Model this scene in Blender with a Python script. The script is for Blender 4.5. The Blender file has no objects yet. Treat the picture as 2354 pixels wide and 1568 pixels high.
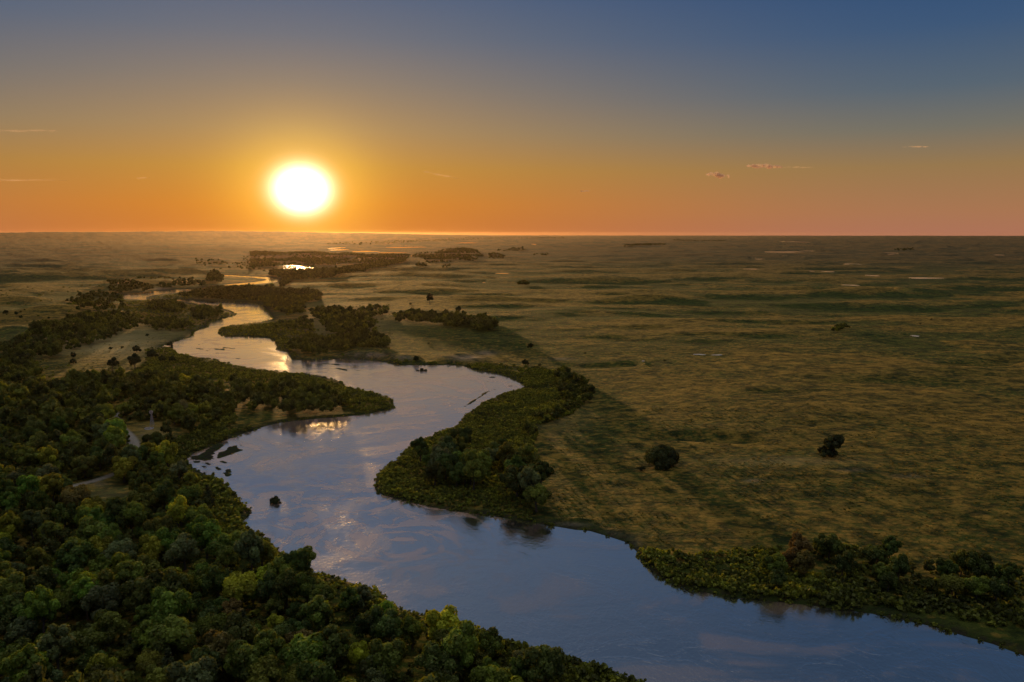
import bpy, math, numpy as np
rad = math.radians
C = bpy.context.scene.collection
rng = np.random.default_rng(11)

# ------------------------------------------------------------------ camera
CAM_H = 120.0
F = 1829.0                       # focal length in reading pixels (photo read at 2353 x 1568)
CX, CY = 1176.5, 784.0
HZ = 536.5                       # true horizon row
PITCH = math.atan((CY - HZ) / F)
cp, sp = math.cos(PITCH), math.sin(PITCH)

def ground(px, py, z0=0.0):
    """point of the plane z = z0 seen at a reading pixel (used once, to survey the place)"""
    px = np.asarray(px, float); py = np.asarray(py, float)
    u = (px - CX) / F; v = -(py - CY) / F
    dx = u; dy = cp + v * sp; dz = -sp + v * cp
    t = (z0 - CAM_H) / dz
    return np.stack([dx * t, dy * t], -1)

def project(x, y, z):
    d = y * cp - (z - CAM_H) * sp
    w = y * sp + (z - CAM_H) * cp
    return CX + F * x / np.maximum(d, 1e-3), CY - F * w / np.maximum(d, 1e-3)

cam_d = bpy.data.cameras.new('camera'); cam = bpy.data.objects.new('camera', cam_d); C.objects.link(cam)
cam_d.sensor_width = 36.0; cam_d.lens = F / 2353.0 * 36.0
cam_d.clip_start = 1.0; cam_d.clip_end = 400000.0
cam.location = (0, 0, CAM_H); cam.rotation_euler = (math.pi / 2 - PITCH, 0, 0)
bpy.context.scene.camera = cam

SUN_AZ = math.atan((693 - CX) / (F * cp + (784 - 438) * sp))
SUN_EL = rad(2.98)
SUN = np.array([math.sin(SUN_AZ) * math.cos(SUN_EL), math.cos(SUN_AZ) * math.cos(SUN_EL), math.sin(SUN_EL)])

# ------------------------------------------------------------------ noise
def _hash(ix, iy, seed):
    n = (ix.astype(np.int64) * 374761393 + iy.astype(np.int64) * 668265263 + seed * 1442695041) & 0x7fffffff
    n = ((n ^ (n >> 13)) * 1274126177) & 0x7fffffff
    n = ((n ^ (n >> 16)) * 668265263) & 0x7fffffff
    return (n ^ (n >> 11)) % 65536 / 65536.0

def vnoise(x, y, seed=0):
    ix = np.floor(x); iy = np.floor(y); fx = x - ix; fy = y - iy
    fx = fx * fx * fx * (fx * (fx * 6 - 15) + 10); fy = fy * fy * fy * (fy * (fy * 6 - 15) + 10)
    a = _hash(ix, iy, seed); b = _hash(ix + 1, iy, seed); c = _hash(ix, iy + 1, seed); d = _hash(ix + 1, iy + 1, seed)
    return (a + (b - a) * fx) * (1 - fy) + (c + (d - c) * fx) * fy

def fbm(x, y, seed=0, octs=4, gain=0.5):
    s = 0; amp = 1; tot = 0
    for k in range(octs):
        s = s + amp * vnoise(x * 2.03 ** k + 17.3 * k, y * 2.03 ** k - 9.1 * k, seed + k); tot += amp; amp *= gain
    return s / tot

def sstep(a, b, x):
    t = np.clip((x - a) / (b - a), 0, 1); return t * t * (3 - 2 * t)

# ------------------------------------------------------------------ the river, surveyed bank by bank
LEFT = [(509,635),(545,636.5),(580,638.5),(608,641),(616,643.2),(606,645.8),(585,648.6),(537,652.6),(505,656.6),(475,661),(451,664.7),(419,665.5),(387,667.4),
 (370,668.7),(330,672),(290,675.4),(272,678),(270,682),(287,687),(311,688),(349,690.2),(384,691.5),(408,692.8),(435,695.5),(456,700),(472,702),(497,703),(510,705),
 (511,709),(529,715),(543,721),(537,726.4),(518,730.4),(494,736),(483,741),(480.6,749),(464.5,756),(443,762.6),(444,770.7),(435,776),(416,780),
 (397,787),(368,796),(387,800),(403,807),(411,813.6),(435,819),(462,822.5),(483,824.4),(502,828.4),(507,833.8),(526,839),(553,843),(591,848.5),
 (615,851),(642,855),(682,857),(709,861),(746,866.5),(773,873.5),(785,879),(787,884),(803,892),(830,897),(851,899),(870,906),(896,914),(904,921),
 (906,937),(892,943),(844,952),(797,957.5),(727,963),(679,967),(638,973),(606,981),(556,998),(516,1013),(494,1024),(470,1033),(437,1044),(431,1055),(433,1067),
 (446,1078),(466,1087),(486,1096),(504,1108),(516,1120),(530,1126),(541,1138),(554,1153),(565,1165),(574,1176),(574,1186),(562,1194),(549,1201),
 (574,1219),(606,1235),(627,1250),(641,1268),(652,1287),(682,1305),(720,1317),(765,1326),(800,1337),(845,1352),(880,1370),(900,1387),(929,1403),
 (955,1412),(996,1415),(1031,1420),(1058,1437),(1095,1446),(1130,1464),(1165,1477),(1195,1490),(1240,1503),(1300,1512),(1350,1522),(1400,1545),
 (1450,1560),(1500,1580),(1560,1605),(1700,1650)]
RIGHT = [(2600,1650),(2440,1545),(2353,1508),(2282,1481),(2236,1468),(2143,1441),(2097,1430),(2004,1411),(1912,1399),(1819,1387),(1727,1378),(1680,1373),(1634,1365),
 (1579,1354),(1542,1342),(1514,1326),(1491,1305),(1470,1286),(1463,1268),(1440,1247),(1403,1235),(1356,1221),(1321,1218),(1257,1207),(1177,1193),(1114,1185),
 (1050,1176),(987,1165),(923,1150),(885,1140),(866,1132),(861,1122),(865,1098),(876,1083),(895,1067),(915,1058),(922,1046),(936,1030),(955,1020),(981,1008),
 (1003,998),(1050,981),(1055,971),(1070,957),(1098,936),(1136,915),(1177,901),(1207,892),(1203,883),(1189,877),(1165,867),(1152,861),(1111,855),(1085,850),
 (1063,842),(1031,839),(991,839.5),(950,840),(923,839.5),(897,836.5),(870,830),(843,827),(803,825),(762,826),(709,827.5),(679,828),(671,821),(668,812),
 (652,807),(635,803),(639,797.6),(631,785),(617,777),(591,774.5),(537,774),(508,772),(502,760),(510,753),(534,747),(564,744.3),(604,739.9),(628,732.5),
 (615,719),(599,702),(574,697),(537,695),(483,692),(430,689),(376,689),(334,687),(336,683.5),(349,678.5),(389,674.5),(430,669),(478,663),(523,658),
 (577,654),(632,649),(651,643),(628,638.5),(600,636.2),(560,634),(553,633.4),(530,632),(509,633)]
RIV = ground(*np.array(LEFT + RIGHT, float).T)

def refine(P, seed, amp_px=0.0):
    """add small irregularities to a traced outline, in metres along the bank"""
    out = []
    n = len(P); g = np.random.default_rng(seed)
    for i in range(n):
        a = P[i]; b = P[(i + 1) % n]; L = np.linalg.norm(b - a)
        k = int(np.clip(L / 9, 1, 8)); d = (b - a) / max(L, 1e-6); nrm = np.array([-d[1], d[0]])
        for j in range(k):
            t = j / k
            o = 0 if j == 0 else g.uniform(-1, 1) * min(1.6, L / k * .16)
            out.append(a + (b - a) * t + nrm * o)
    return np.array(out)
RIV = refine(RIV, 5)

def sdf(x, y, P):
    """signed distance, positive outside"""
    x = np.asarray(x, float).ravel(); y = np.asarray(y, float).ravel()
    out = np.empty(len(x)); A = P; B = np.roll(P, -1, 0)
    for s in range(0, len(x), 20000):
        xs = x[s:s + 20000, None]; ys = y[s:s + 20000, None]
        ex = B[:, 0] - A[:, 0]; ey = B[:, 1] - A[:, 1]
        wx = xs - A[:, 0]; wy = ys - A[:, 1]
        t = np.clip((wx * ex + wy * ey) / (ex * ex + ey * ey + 1e-9), 0, 1)
        d = np.sqrt(((wx - ex * t) ** 2 + (wy - ey * t) ** 2).min(1))
        c = ((A[:, 1] <= ys) != (B[:, 1] <= ys)) & (xs < A[:, 0] + (ys - A[:, 1]) * ex / np.where(ey == 0, 1e-9, ey))
        out[s:s + 20000] = np.where(c.sum(1) % 2 == 1, -d, d)
    return out

def inside(x, y, P):
    return sdf(x, y, P) < 0
def river_sdf(x, y):
    x = np.asarray(x, float).ravel(); y = np.asarray(y, float).ravel()
    out = np.full(len(x), 400.0)
    m = (x > RIV[:, 0].min() - 400) & (x < RIV[:, 0].max() + 400) & (y > RIV[:, 1].min() - 400) & (y < RIV[:, 1].max() + 400)
    if m.any(): out[m] = np.minimum(sdf(x[m], y[m], RIV), 400)
    return out

# sandbars and mud in the channel: px, py, half-width px, half-height px, tilt, top (m), green?
BARS = [(527,1038,23,7,-.45,.55),(546,1034,10,4,0,.35),(466,1050,24,9,-.25,.45),(490,1033,22,6,-.45,.45),(524,1083,9,5,.1,.3),(500,1077,9,4,.3,.3),(478,1066,7,2.2,.2,.2),
        (520,1090,10,5,.2,.18),(512,1062,10,2.5,.2,.25),(452,1062,8,2,.3,.2),(466,1072,9,1.6,.25,.2),
        (771,838,16,1.5,0,.15),(786,849,18,2.2,.1,.2),(745,836,12,1.2,0,.12),(812,846,6,1.3,0,.15),(858,846,5,.7,0,.1),(826,852,6,1,.0,.2),
        (1131,867,8,1.6,0,.3),(1112,905,8,3,-.5,.15),(1100,914,16,1.6,-.5,.3),(1084,924,16,2,-.55,.35),(1125,899,18,1.2,-.3,.12),(1172,887,9,1.1,-.1,.2),(1122,877,7,1.4,-.2,.1),
        (506,803,17,1.6,.1,.3),(522,800,18,1.4,.1,.2),(461,802,18,1.3,.15,.25),(478,805,9,1,-.2,.25),(547,824,9,.8,0,.2),(462,791,12,.8,-.3,.15),(495,811,18,.6,0,.12),
        (518,695,10,1,0,.25),(562,697,12,.9,.1,.2),(515,833,6,1.6,0,.5),(735,992,14,1.4,-.2,.06),(800,894,20,.9,.1,.05)]
BARG = []
for (bx, by, w, h, a, top) in BARS:
    c = ground(bx, by); ex = ground(bx + w * math.cos(a), by + w * math.sin(a)) - c; ey = ground(bx - h * math.sin(a), by + h * math.cos(a)) - c
    BARG.append((c, ex, ey, top))
def bars(x, y):
    z = np.zeros(len(x))
    for c, ex, ey, top in BARG:
        M = np.linalg.inv(np.array([ex, ey]).T)
        dx = x - c[0]; dy = y - c[1]
        r0 = math.hypot(*ex) + math.hypot(*ey)
        m = (dx * dx + dy * dy) < (r0 * 2.2) ** 2
        if not m.any(): continue
        u = M[0, 0] * dx[m] + M[0, 1] * dy[m]; v = M[1, 0] * dx[m] + M[1, 1] * dy[m]
        s = max(3.0, r0 * .25)
        q = np.sqrt(u * u + v * v) + (fbm(x[m] / s, y[m] / s, 71, 3) - .5) * 1.5
        z[m] = np.maximum(z[m], 1.0 * np.clip(1.6 - q * 1.0, 0, 1) * (.6 + top))
    return z

GULLY = [ground(*np.array(p, float).T) for p in (
    [(1079,826),(1105,816),(1128,811),(1150,805),(1165,806),(1206,799)],
    [(1300,843),(1330,847),(1380,846),(1440,843)],
    [(2180,848),(2230,848),(2290,845),(2330,835),(2353,826),(2400,822)],
    [(1500,1010),(1560,1012),(1640,1015),(1700,1018)])]
def gully(x, y):
    z = np.zeros(len(x))
    for G in GULLY:
        m = (x > G[:, 0].min() - 40) & (x < G[:, 0].max() + 40) & (y > G[:, 1].min() - 60) & (y < G[:, 1].max() + 60)
        if not m.any(): continue
        d = np.full(m.sum(), 1e9); xm = x[m]; ym = y[m]
        for a, b in zip(G[:-1], G[1:]):
            e = b - a; t = np.clip(((xm - a[0]) * e[0] + (ym - a[1]) * e[1]) / (e @ e), 0, 1)
            d = np.minimum(d, np.hypot(xm - a[0] - e[0] * t, ym - a[1] - e[1] * t))
        w = 7 + .006 * ym
        z[m] = np.maximum(z[m], np.exp(-(d / w) ** 2))
    return z

# raised cut banks: bare eroded edges of the terrace
CUTS = [((1380,1232),(60,14),2.4),((1300,1205),(60,12),2.0),((1440,1250),(40,20),2.6),((850,816),(55,9),5),((930,824),(35,7),4),((1060,822),(60,9),3.5)]
# small ponds: px centre, py, half width, half height
PONDS = [(773,570.5,12,1.7),(778,574.6,23,.9),(838,578.3,28,1.4),(825,573.2,4,.6),(899,581.3,28,.8),(892,559.5,6.5,1.0),(888,564.3,4,.6),(928,564.6,3,.7),(932,568.8,41,.8),
         (1071,558.3,22,.8),(950,588.4,7,.8),(916,605.5,5,.8),(1155,629,14,1.0),(1112,649.6,4,.5),
         (1798,579.4,48,.7),(1857,577,10,1.6),(1829,556.4,11,.7),(1739,593.7,6,.5),(1742,596.2,4,.5),(1809,589,4,.5),(1726,618.8,14,1.0),(1857,623.4,10,.7),(1903,624.6,13,.5),
         (1961,607.5,25,1.0),(2006,634,10.5,1.2),(2125,639.5,34,1.7),(1955,656,16,1.4),(2052,582,8,.6),(2049,585.5,6,.5),(2283,586,14,.6),(2103,772.7,10,1.5),
         (1227,562,5,.5),(1607,815.4,13,1.3),(1648,816.5,12,1.1),(1478,830.4,4,.6)]
OX = ground(*(np.array([(275,376),(285,346),(330,345),(380,347),(430,352),(480,359),(545,364),(580,382),(545,387),(530,402),(505,412),(480,415),(440,404),(400,390),(340,379)], float).T * .2685 + np.array([[574.5], [517.0]])))

def relief(x, y):
    r = np.hypot(x, y); az = np.arctan2(x, np.maximum(y, 1))
    wx = x + 60 * (fbm(x / 300, y / 300, 91, 3) - .5); wy = y + 60 * (fbm(x / 300, y / 300, 97, 3) - .5)
    n1 = fbm(wx / 210, wy / 95, 3, 4, .48)
    ridg = 1 - np.abs(2 * fbm(wx / 420, wy / 190, 23, 4, .5) - 1) * 2.2
    n2 = fbm(wx / 900, wy / 800, 13, 4)
    east = sstep(-.16, .0, az)
    a_e = .9 + 2.4 * sstep(300, 800, r) + 2.8 * sstep(800, 2000, r) + .5 * sstep(3000, 9000, r)
    a_w = .5 + 3.5 * sstep(800, 1300, r) + 4 * sstep(1200, 2400, r)
    amp = a_e * east + a_w * (1 - east)
    h = amp * (n1 * 2.0 - .75 + np.clip(ridg, 0, 1) * .8) + (n2 - .45) * 2.5 * amp * sstep(1500, 5000, r)
    h = .25 + np.logaddexp(0, h * 1.6) / 1.6
    # a few bold sandhills on the west side
    for (px, py, w, hh, top) in ((40,775,140,14,13),(130,720,120,9,9),(60,690,120,6,8),(300,700,60,4,5),(30,640,120,5,10),(250,628,200,5,8)):
        c = ground(px, py, 4); wx2 = abs(ground(px + w, py, 4)[0] - c[0]); wy2 = abs(ground(px, py + hh, 4)[1] - c[1])
        h = h + top * np.exp(-((x - c[0]) / wx2) ** 2 - ((y - c[1]) / wy2) ** 2) * (.7 + .6 * n1)
    # bold swells on the east side
    for (px, py, w, hh, top) in ((2060,672,150,7,11),(2180,664,90,5,8),(1500,690,120,5,5),(1330,640,130,5,6),(1850,700,160,5,5),(2250,700,110,6,6)):
        c = ground(px, py, 4); wx2 = abs(ground(px + w, py, 4)[0] - c[0]); wy2 = abs(ground(px, py + hh, 4)[1] - c[1])
        h = h + top * np.exp(-((x - c[0]) / wx2) ** 2 - ((y - c[1]) / wy2) ** 2)
    return h, r, az

PG = []
for (bx, by, w, h) in PONDS:
    L = 2.0; h = max(h, .95)
    for _ in range(3):
        c = ground(bx, by, L); L = float(relief(c[None, 0], c[None, 1])[0][0]) * .9 + 1.2
    c = ground(bx, by, L); ex = abs(ground(bx + w, by, L)[0] - c[0]); ey = abs(ground(bx, by + h, L)[1] - c[1])
    PG.append((c, ex, ey, L))

def height(x, y, spacing=None, want=False):
    x = np.asarray(x, float).ravel(); y = np.asarray(y, float).ravel()
    rel, r, az = relief(x, y)
    if spacing is None: spacing = np.maximum(.5, r * r / 120 * .0009)
    s = river_sdf(x, y)
    w = np.maximum(3.0, spacing * 1.1)
    px, py = project(x, y, np.full(len(x), 1.0))
    cut = np.zeros(len(x))
    for (c, hw, top) in CUTS:
        cut = np.maximum(cut, top * np.exp(-((px - c[0]) / hw[0]) ** 4 - ((py - c[1]) / hw[1]) ** 4))
    cut *= (y > 50)
    lip = .9 + cut * sstep(2, 9, s)
    z = np.where(s > 0, lip * np.clip(s / w, 0, 1), 1.6 * np.clip(s / w, -1, 0))
    up = sstep(15, 200, s)
    z = z + np.where(s > 0, up * rel + (sstep(3, 25, s) * .35 * fbm(x / 14, y / 14, 41, 3)), 0)
    b = bars(x, y); z = np.where(s < 0, np.maximum(z, -1.0) * (b <= 0) + (b - .55) * (b > 0), z)
    g = gully(x, y) * (s > 4); z = z - g * np.minimum(3.0, np.maximum(z - .3, 0))
    # level floors for the ponds
    so = np.full(len(x), 400.); m = (np.abs(x - OX[:, 0].mean()) < 900) & (np.abs(y - OX[:, 1].mean()) < 1500)
    if m.any(): so[m] = sdf(x[m], y[m], OX)
    wo = np.maximum(30, spacing * 1.2)
    z = np.where(so < 400, np.where(so > 0, z * np.clip(so / 300, 0, 1) + (1 - np.clip(so / 300, 0, 1)) * .9 * np.clip(so / wo, 0, 1), np.clip(so / wo, -1, 0)), z)
    for (c, ex, ey, L) in PG:
        u = (x - c[0]) / (ex * 1.25); v = y - c[1]; front = (ey * 2.2 + c[1] * .09)
        q = np.sqrt(u ** 2 + np.where(v < 0, v / front, v / (ey * 1.5 + 12)) ** 2)
        k = 1 - sstep(.8, 1.7, q)
        z = np.where(z > L, z * (1 - k) + L * k, z); k2 = 1 - sstep(1.0, 1.6, np.sqrt(u ** 2 + (v / (ey * 1.3 + 10)) ** 2)); z = z * (1 - k2) + (L - .1) * k2
    # skyline hills far to the left
    px, py = project(x, y, z)
    top = 112 * np.exp(-((px - 260) / 420) ** 4) * (.88 + .16 * fbm(px / 90, r / 9000, 61, 3)) + 86 * np.exp(-((px - 820) / 360) ** 2) * (.86 + .2 * fbm(px / 70, r / 9000, 67, 3)) + 30
    z = z + np.where(y > 0, top * sstep(13000, 19000, r) * (1 - sstep(26000, 36000, r)) * (px < 1900) * sstep(1900, 900, px) if False else top * sstep(12000, 21000, r) * (1 - .6 * sstep(26000, 38000, r)) * (1 - sstep(750, 1500, px)), 0)
    return (z, s, r, az, cut, g, b) if want else z

def survey(px, py, zc=0.0):
    px = np.atleast_1d(np.asarray(px, float)); py = np.atleast_1d(np.asarray(py, float)); h = np.zeros(len(px))
    for _ in range(4):
        G = ground(px, py, zc + np.minimum(h, 25)); h = np.where((G[:, 1] > 1700), height(G[:, 0], G[:, 1]), np.clip(height(G[:, 0], G[:, 1]), 0, 30)) * .6 + h * .4
    return ground(px, py, zc + np.minimum(h, 25))

# ------------------------------------------------------------------ helpers
def mesh_obj(name, V, Fq, mat=None, parent=None, smooth=False, attrs=None):
    V = np.asarray(V, np.float32); Fq = np.asarray(Fq, np.int32)
    me = bpy.data.meshes.new(name)
    me.vertices.add(len(V)); me.vertices.foreach_set('co', V.ravel())
    k = Fq.shape[1]
    me.loops.add(Fq.size); me.loops.foreach_set('vertex_index', Fq.ravel())
    me.polygons.add(len(Fq)); me.polygons.foreach_set('loop_start', np.arange(0, Fq.size, k, dtype=np.int32))
    if smooth: me.polygons.foreach_set('use_smooth', np.ones(len(Fq), bool))
    for an, av in (attrs or {}).items():
        a = me.attributes.new(an, 'FLOAT', 'POINT'); a.data.foreach_set('value', np.asarray(av, np.float32))
    me.update(calc_edges=True)
    if mat: me.materials.append(mat)
    o = bpy.data.objects.new(name, me); C.objects.link(o)
    if parent: o.parent = parent
    return o
def tag(o, label=None, cat=None, group=None, kind=None):
    for k, v in (('label', label), ('category', cat), ('group', group), ('kind', kind)):
        if v: o[k] = v
    return o

class N:
    """tiny node-tree writer"""
    def __init__(s, nt): s.nt = nt; nt.nodes.clear()
    def __call__(s, typ, ins=None, **kw):
        n = s.nt.nodes.new(typ)
        for k, v in kw.items(): setattr(n, k, v)
        for k, v in (ins or {}).items():
            if isinstance(v, bpy.types.NodeSocket): s.nt.links.new(v, n.inputs[k])
            else: n.inputs[k].default_value = v
        return n
    def math(s, op, a, b=0.0, c=None, clamp=False):
        n = s('ShaderNodeMath', {0: a, 1: b}, operation=op, use_clamp=clamp)
        if c is not None:
            if isinstance(c, bpy.types.NodeSocket): s.nt.links.new(c, n.inputs[2])
            else: n.inputs[2].default_value = c
        return n.outputs[0]
    def mix(s, f, a, b, mode='MIX'):
        n = s('ShaderNodeMix', data_type='RGBA', blend_type=mode)
        for i, v in ((0, f), (6, a), (7, b)):
            if isinstance(v, bpy.types.NodeSocket): s.nt.links.new(v, n.inputs[i])
            else: n.inputs[i].default_value = v if i == 0 else (*v, 1)
        return n.outputs[2]
    def rng(s, v, a, b, c=0.0, d=1.0, smooth=True):
        n = s('ShaderNodeMapRange', {0: v, 1: a, 2: b, 3: c, 4: d}, interpolation_type='SMOOTHSTEP' if smooth else 'LINEAR'); return n.outputs[0]
    def ramp(s, v, stops):
        n = s('ShaderNodeValToRGB', {0: v}); e = n.color_ramp.elements
        while len(e) > 1: e.remove(e[0])
        e[0].position = stops[0][0]; e[0].color = (*stops[0][1], 1)
        for p, c in stops[1:]:
            q = e.new(p); q.color = (*c, 1)
        return n.outputs[0]
    def noise(s, vec, scale, detail=4, rough=.55, dist=0.0, dim='3D'):
        return s('ShaderNodeTexNoise', {'Vector': vec, 'Scale': scale, 'Detail': detail, 'Roughness': rough, 'Distortion': dist}, noise_dimensions=dim).outputs[0]

def lin(r, g, b):
    f = lambda c: (c / 255 / 12.92) if c / 255 <= .04045 else ((c / 255 + .055) / 1.055) ** 2.4
    return (f(r), f(g), f(b))
def new_mat(name):
    m = bpy.data.materials.new(name); m.use_nodes = True; return m, N(m.node_tree)

# ------------------------------------------------------------------ sky, sun, air
sc = bpy.context.scene
W = bpy.data.worlds.new('World'); sc.world = W; W.use_nodes = True
n = N(W.node_tree)
d = n('ShaderNodeVectorMath', {0: n('ShaderNodeTexCoord').outputs['Generated']}, operation='NORMALIZE').outputs[0]
sepd = n('ShaderNodeSeparateXYZ', {0: d})
el = n.math('MULTIPLY', n.math('ARCSINE', sepd.outputs[2]), 180 / math.pi)
t = n.math('DIVIDE', el, 60.0, clamp=True)
flat = n('ShaderNodeCombineXYZ', {0: sepd.outputs[0], 1: sepd.outputs[1], 2: 0.0}).outputs[0]
flat = n('ShaderNodeVectorMath', {0: flat}, operation='NORMALIZE').outputs[0]
caz = n('ShaderNodeVectorMath', {0: flat, 1: (math.sin(SUN_AZ), math.cos(SUN_AZ), 0)}, operation='DOT_PRODUCT').outputs['Value']
az = n.math('MULTIPLY', n.math('ARCCOSINE', n.math('MINIMUM', caz, .99999)), 180 / math.pi)
cth = n('ShaderNodeVectorMath', {0: d, 1: tuple(SUN)}, operation='DOT_PRODUCT').outputs['Value']
th = n.math('MULTIPLY', n.math('ARCCOSINE', n.math('MINIMUM', cth, .999999)), 180 / math.pi)
E = lambda deg: deg / 60.0
near = n.ramp(t, [(0, lin(196,112,44)), (E(2), lin(200,122,42)), (E(4.5), lin(184,132,58)), (E(7), lin(160,130,90)), (E(10), lin(130,119,108)), (E(13), lin(100,107,120)), (E(17), lin(70,92,124)),
                  (E(24), lin(84,96,116)), (E(33), lin(60,76,102)), (E(44), (.22,.23,.26)), (1, (.60,.58,.55))])
far = n.ramp(t, [(0, lin(172,114,88)), (E(1.4), lin(168,117,82)), (E(4.2), lin(150,119,78)), (E(6.5), lin(116,112,100)), (E(9), lin(86,100,113)), (E(12.5), lin(60,86,119)), (E(17), lin(38,72,116)),
                 (E(24), lin(50,70,98)), (E(33), lin(36,54,80)), (E(44), (.22,.23,.26)), (1, (.60,.58,.55))])
base = n.mix(n.rng(az, 0, 44), near, far)
base = n.mix(n.rng(az, 60, 170, 0, .35), base, (.10, .11, .16))
dz_ = n.math('SUBTRACT', el, math.degrees(SUN_EL)); azs = n.math('MULTIPLY', az, .84)
te2 = n.math('ADD', n.math('MULTIPLY', dz_, dz_), n.math('MULTIPLY', azs, azs))
ex = lambda k: n.math('EXPONENT', n.math('MULTIPLY', te2, -1.0 / (k * k)))
def glowc(v, c): return n('ShaderNodeVectorMath', {0: c, 3: v}, operation='SCALE').outputs[0]
g1 = glowc(ex(1.16), (6.0, 5.4, 4.2)); g2 = glowc(ex(3.5), (.50, .30, .03)); g3 = glowc(n.math('EXPONENT', n.math('MULTIPLY', n.math('SQRT', te2), -.22)), (.20, .098, .006))
glow = n('ShaderNodeVectorMath', {0: g1, 1: g2}, operation='ADD').outputs[0]; glow = n('ShaderNodeVectorMath', {0: glow, 1: g3}, operation='ADD').outputs[0]
sky = n('ShaderNodeTexSky', sky_type='NISHITA', sun_disc=False, sun_elevation=SUN_EL, sun_rotation=SUN_AZ, air_density=1.2, dust_density=2.0, ozone_density=2.0)
nish = n('ShaderNodeVectorMath', {0: sky.outputs[0], 3: .0025}, operation='SCALE').outputs[0]
s1 = n('ShaderNodeVectorMath', {0: base, 1: glow}, operation='ADD').outputs[0]
s1 = n('ShaderNodeVectorMath', {0: s1, 1: nish}, operation='ADD').outputs[0]
bg = n('ShaderNodeBackground', {0: s1, 1: 1.0})
n('ShaderNodeOutputWorld', {0: bg.outputs[0]})
W.cycles.sampling_method = 'MANUAL'; W.cycles.sample_map_resolution = 1024

sl = bpy.data.lights.new('sun', 'SUN'); so = bpy.data.objects.new('sun', sl); C.objects.link(so)
sl.energy = 3.6; sl.angle = rad(2.0); sl.color = (1, .56, .20)
from mathutils import Vector
so.rotation_euler = Vector(SUN).to_track_quat('Z', 'Y').to_euler(); so.location = (0, 0, 300)

hm, n = new_mat('haze')
pv = n('ShaderNodeVolumePrincipled', {'Color': (.98, .70, .45, 1), 'Density': 2.8e-6, 'Anisotropy': .80})
n('ShaderNodeOutputMaterial', {1: pv.outputs[0]})
R = 52000.0
V = [(x, y, z) for z in (-8, 155) for x, y in ((-R, -R), (R, -R), (R, R), (-R, R))]
hz = mesh_obj('haze', V, [(0, 3, 2, 1), (4, 5, 6, 7), (0, 1, 5, 4), (1, 2, 6, 5), (2, 3, 7, 6), (3, 0, 4, 7)], hm); tag(hz, kind='stuff', label='thin evening haze lying over the whole plain')

# ------------------------------------------------------------------ ground
dense = np.radians(np.linspace(-43, 43, 1240)); rest = np.radians(np.arange(48, 313, 5.0))
ANG = np.concatenate([dense, rest])
dep = np.radians(np.concatenate([[88, 70, 58, 48, 42, 38], np.arange(35, 3.0, -.062), np.arange(3.0, .5, -.045), np.arange(.5, .14, -.02)]))
RR = CAM_H / np.tan(dep)
rr, aa = np.meshgrid(RR, ANG, indexing='ij')
X = (rr * np.sin(aa)).ravel(); Y = (rr * np.cos(aa)).ravel()
sp_ = np.gradient(RR)[:, None] * np.ones_like(aa)
Z, S, Rg, Az, CUT, GUL, BAR = height(X, Y, sp_.ravel(), True)
px, py = project(X, Y, Z)
px = np.where(Y > 5, px, -9999)

def ell(lst):
    m = np.zeros(len(px))
    for (a, b, w, h, k) in lst: m = np.maximum(m, k * np.exp(-(((px - a) / w) ** 2 + ((py - b) / h) ** 2)))
    return m
def line_mask(pts, width):
    G = ground(*np.array(pts, float).T, 1.0); m = (X > G[:, 0].min() - 30) & (X < G[:, 0].max() + 30) & (Y > G[:, 1].min() - 40) & (Y < G[:, 1].max() + 40)
    d = np.full(m.sum(), 1e9); xm = X[m]; ym = Y[m]
    for a, b in zip(G[:-1], G[1:]):
        e = b - a; t_ = np.clip(((xm - a[0]) * e[0] + (ym - a[1]) * e[1]) / (e @ e), 0, 1)
        d = np.minimum(d, np.hypot(xm - a[0] - e[0] * t_, ym - a[1] - e[1] * t_))
    out = np.zeros(len(X)); out[m] = 1 - sstep(width * .6, width * 1.3, d); return out
TRACK = [(255,945),(263,957),(268,966),(267,976),(285,992),(296,1002),(302,1009),(308,1020),(308,1035),(306,1050),(300,1062)]
TRACK2 = [(300,1062),(275,1085),(242,1097),(215,1106),(190,1112),(161,1120),(140,1124)]
path_m = np.maximum(line_mask(TRACK, 3.2), line_mask(TRACK2, 2.2))
sandm = ell([(1375,1234,60,9,1),(1295,1207,50,6,.9),(1440,1252,28,14,.8),(845,816,45,5,1),(928,822,22,4,.7),(1070,822,40,7,.7),(1115,812,25,6,.6),(1400,1228,30,7,.8),
             (329,1001,7,3,.6),(2090,1094,40,5,.35),(1730,1105,22,5,.35),(230,1112,18,6,.4),(372,664,22,2.5,.7),(1290,825,30,3,.4),(1960,1080,40,5,.3)])
edge = np.exp(-(np.abs(S) / (3.2 + .5 * sp_.ravel())) ** 2) * (np.abs(S) < 60)
barm = (BAR > 0) * (S < 0) * sstep(.0, .05, Z)
wet = np.maximum(edge * .9, barm)
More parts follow.
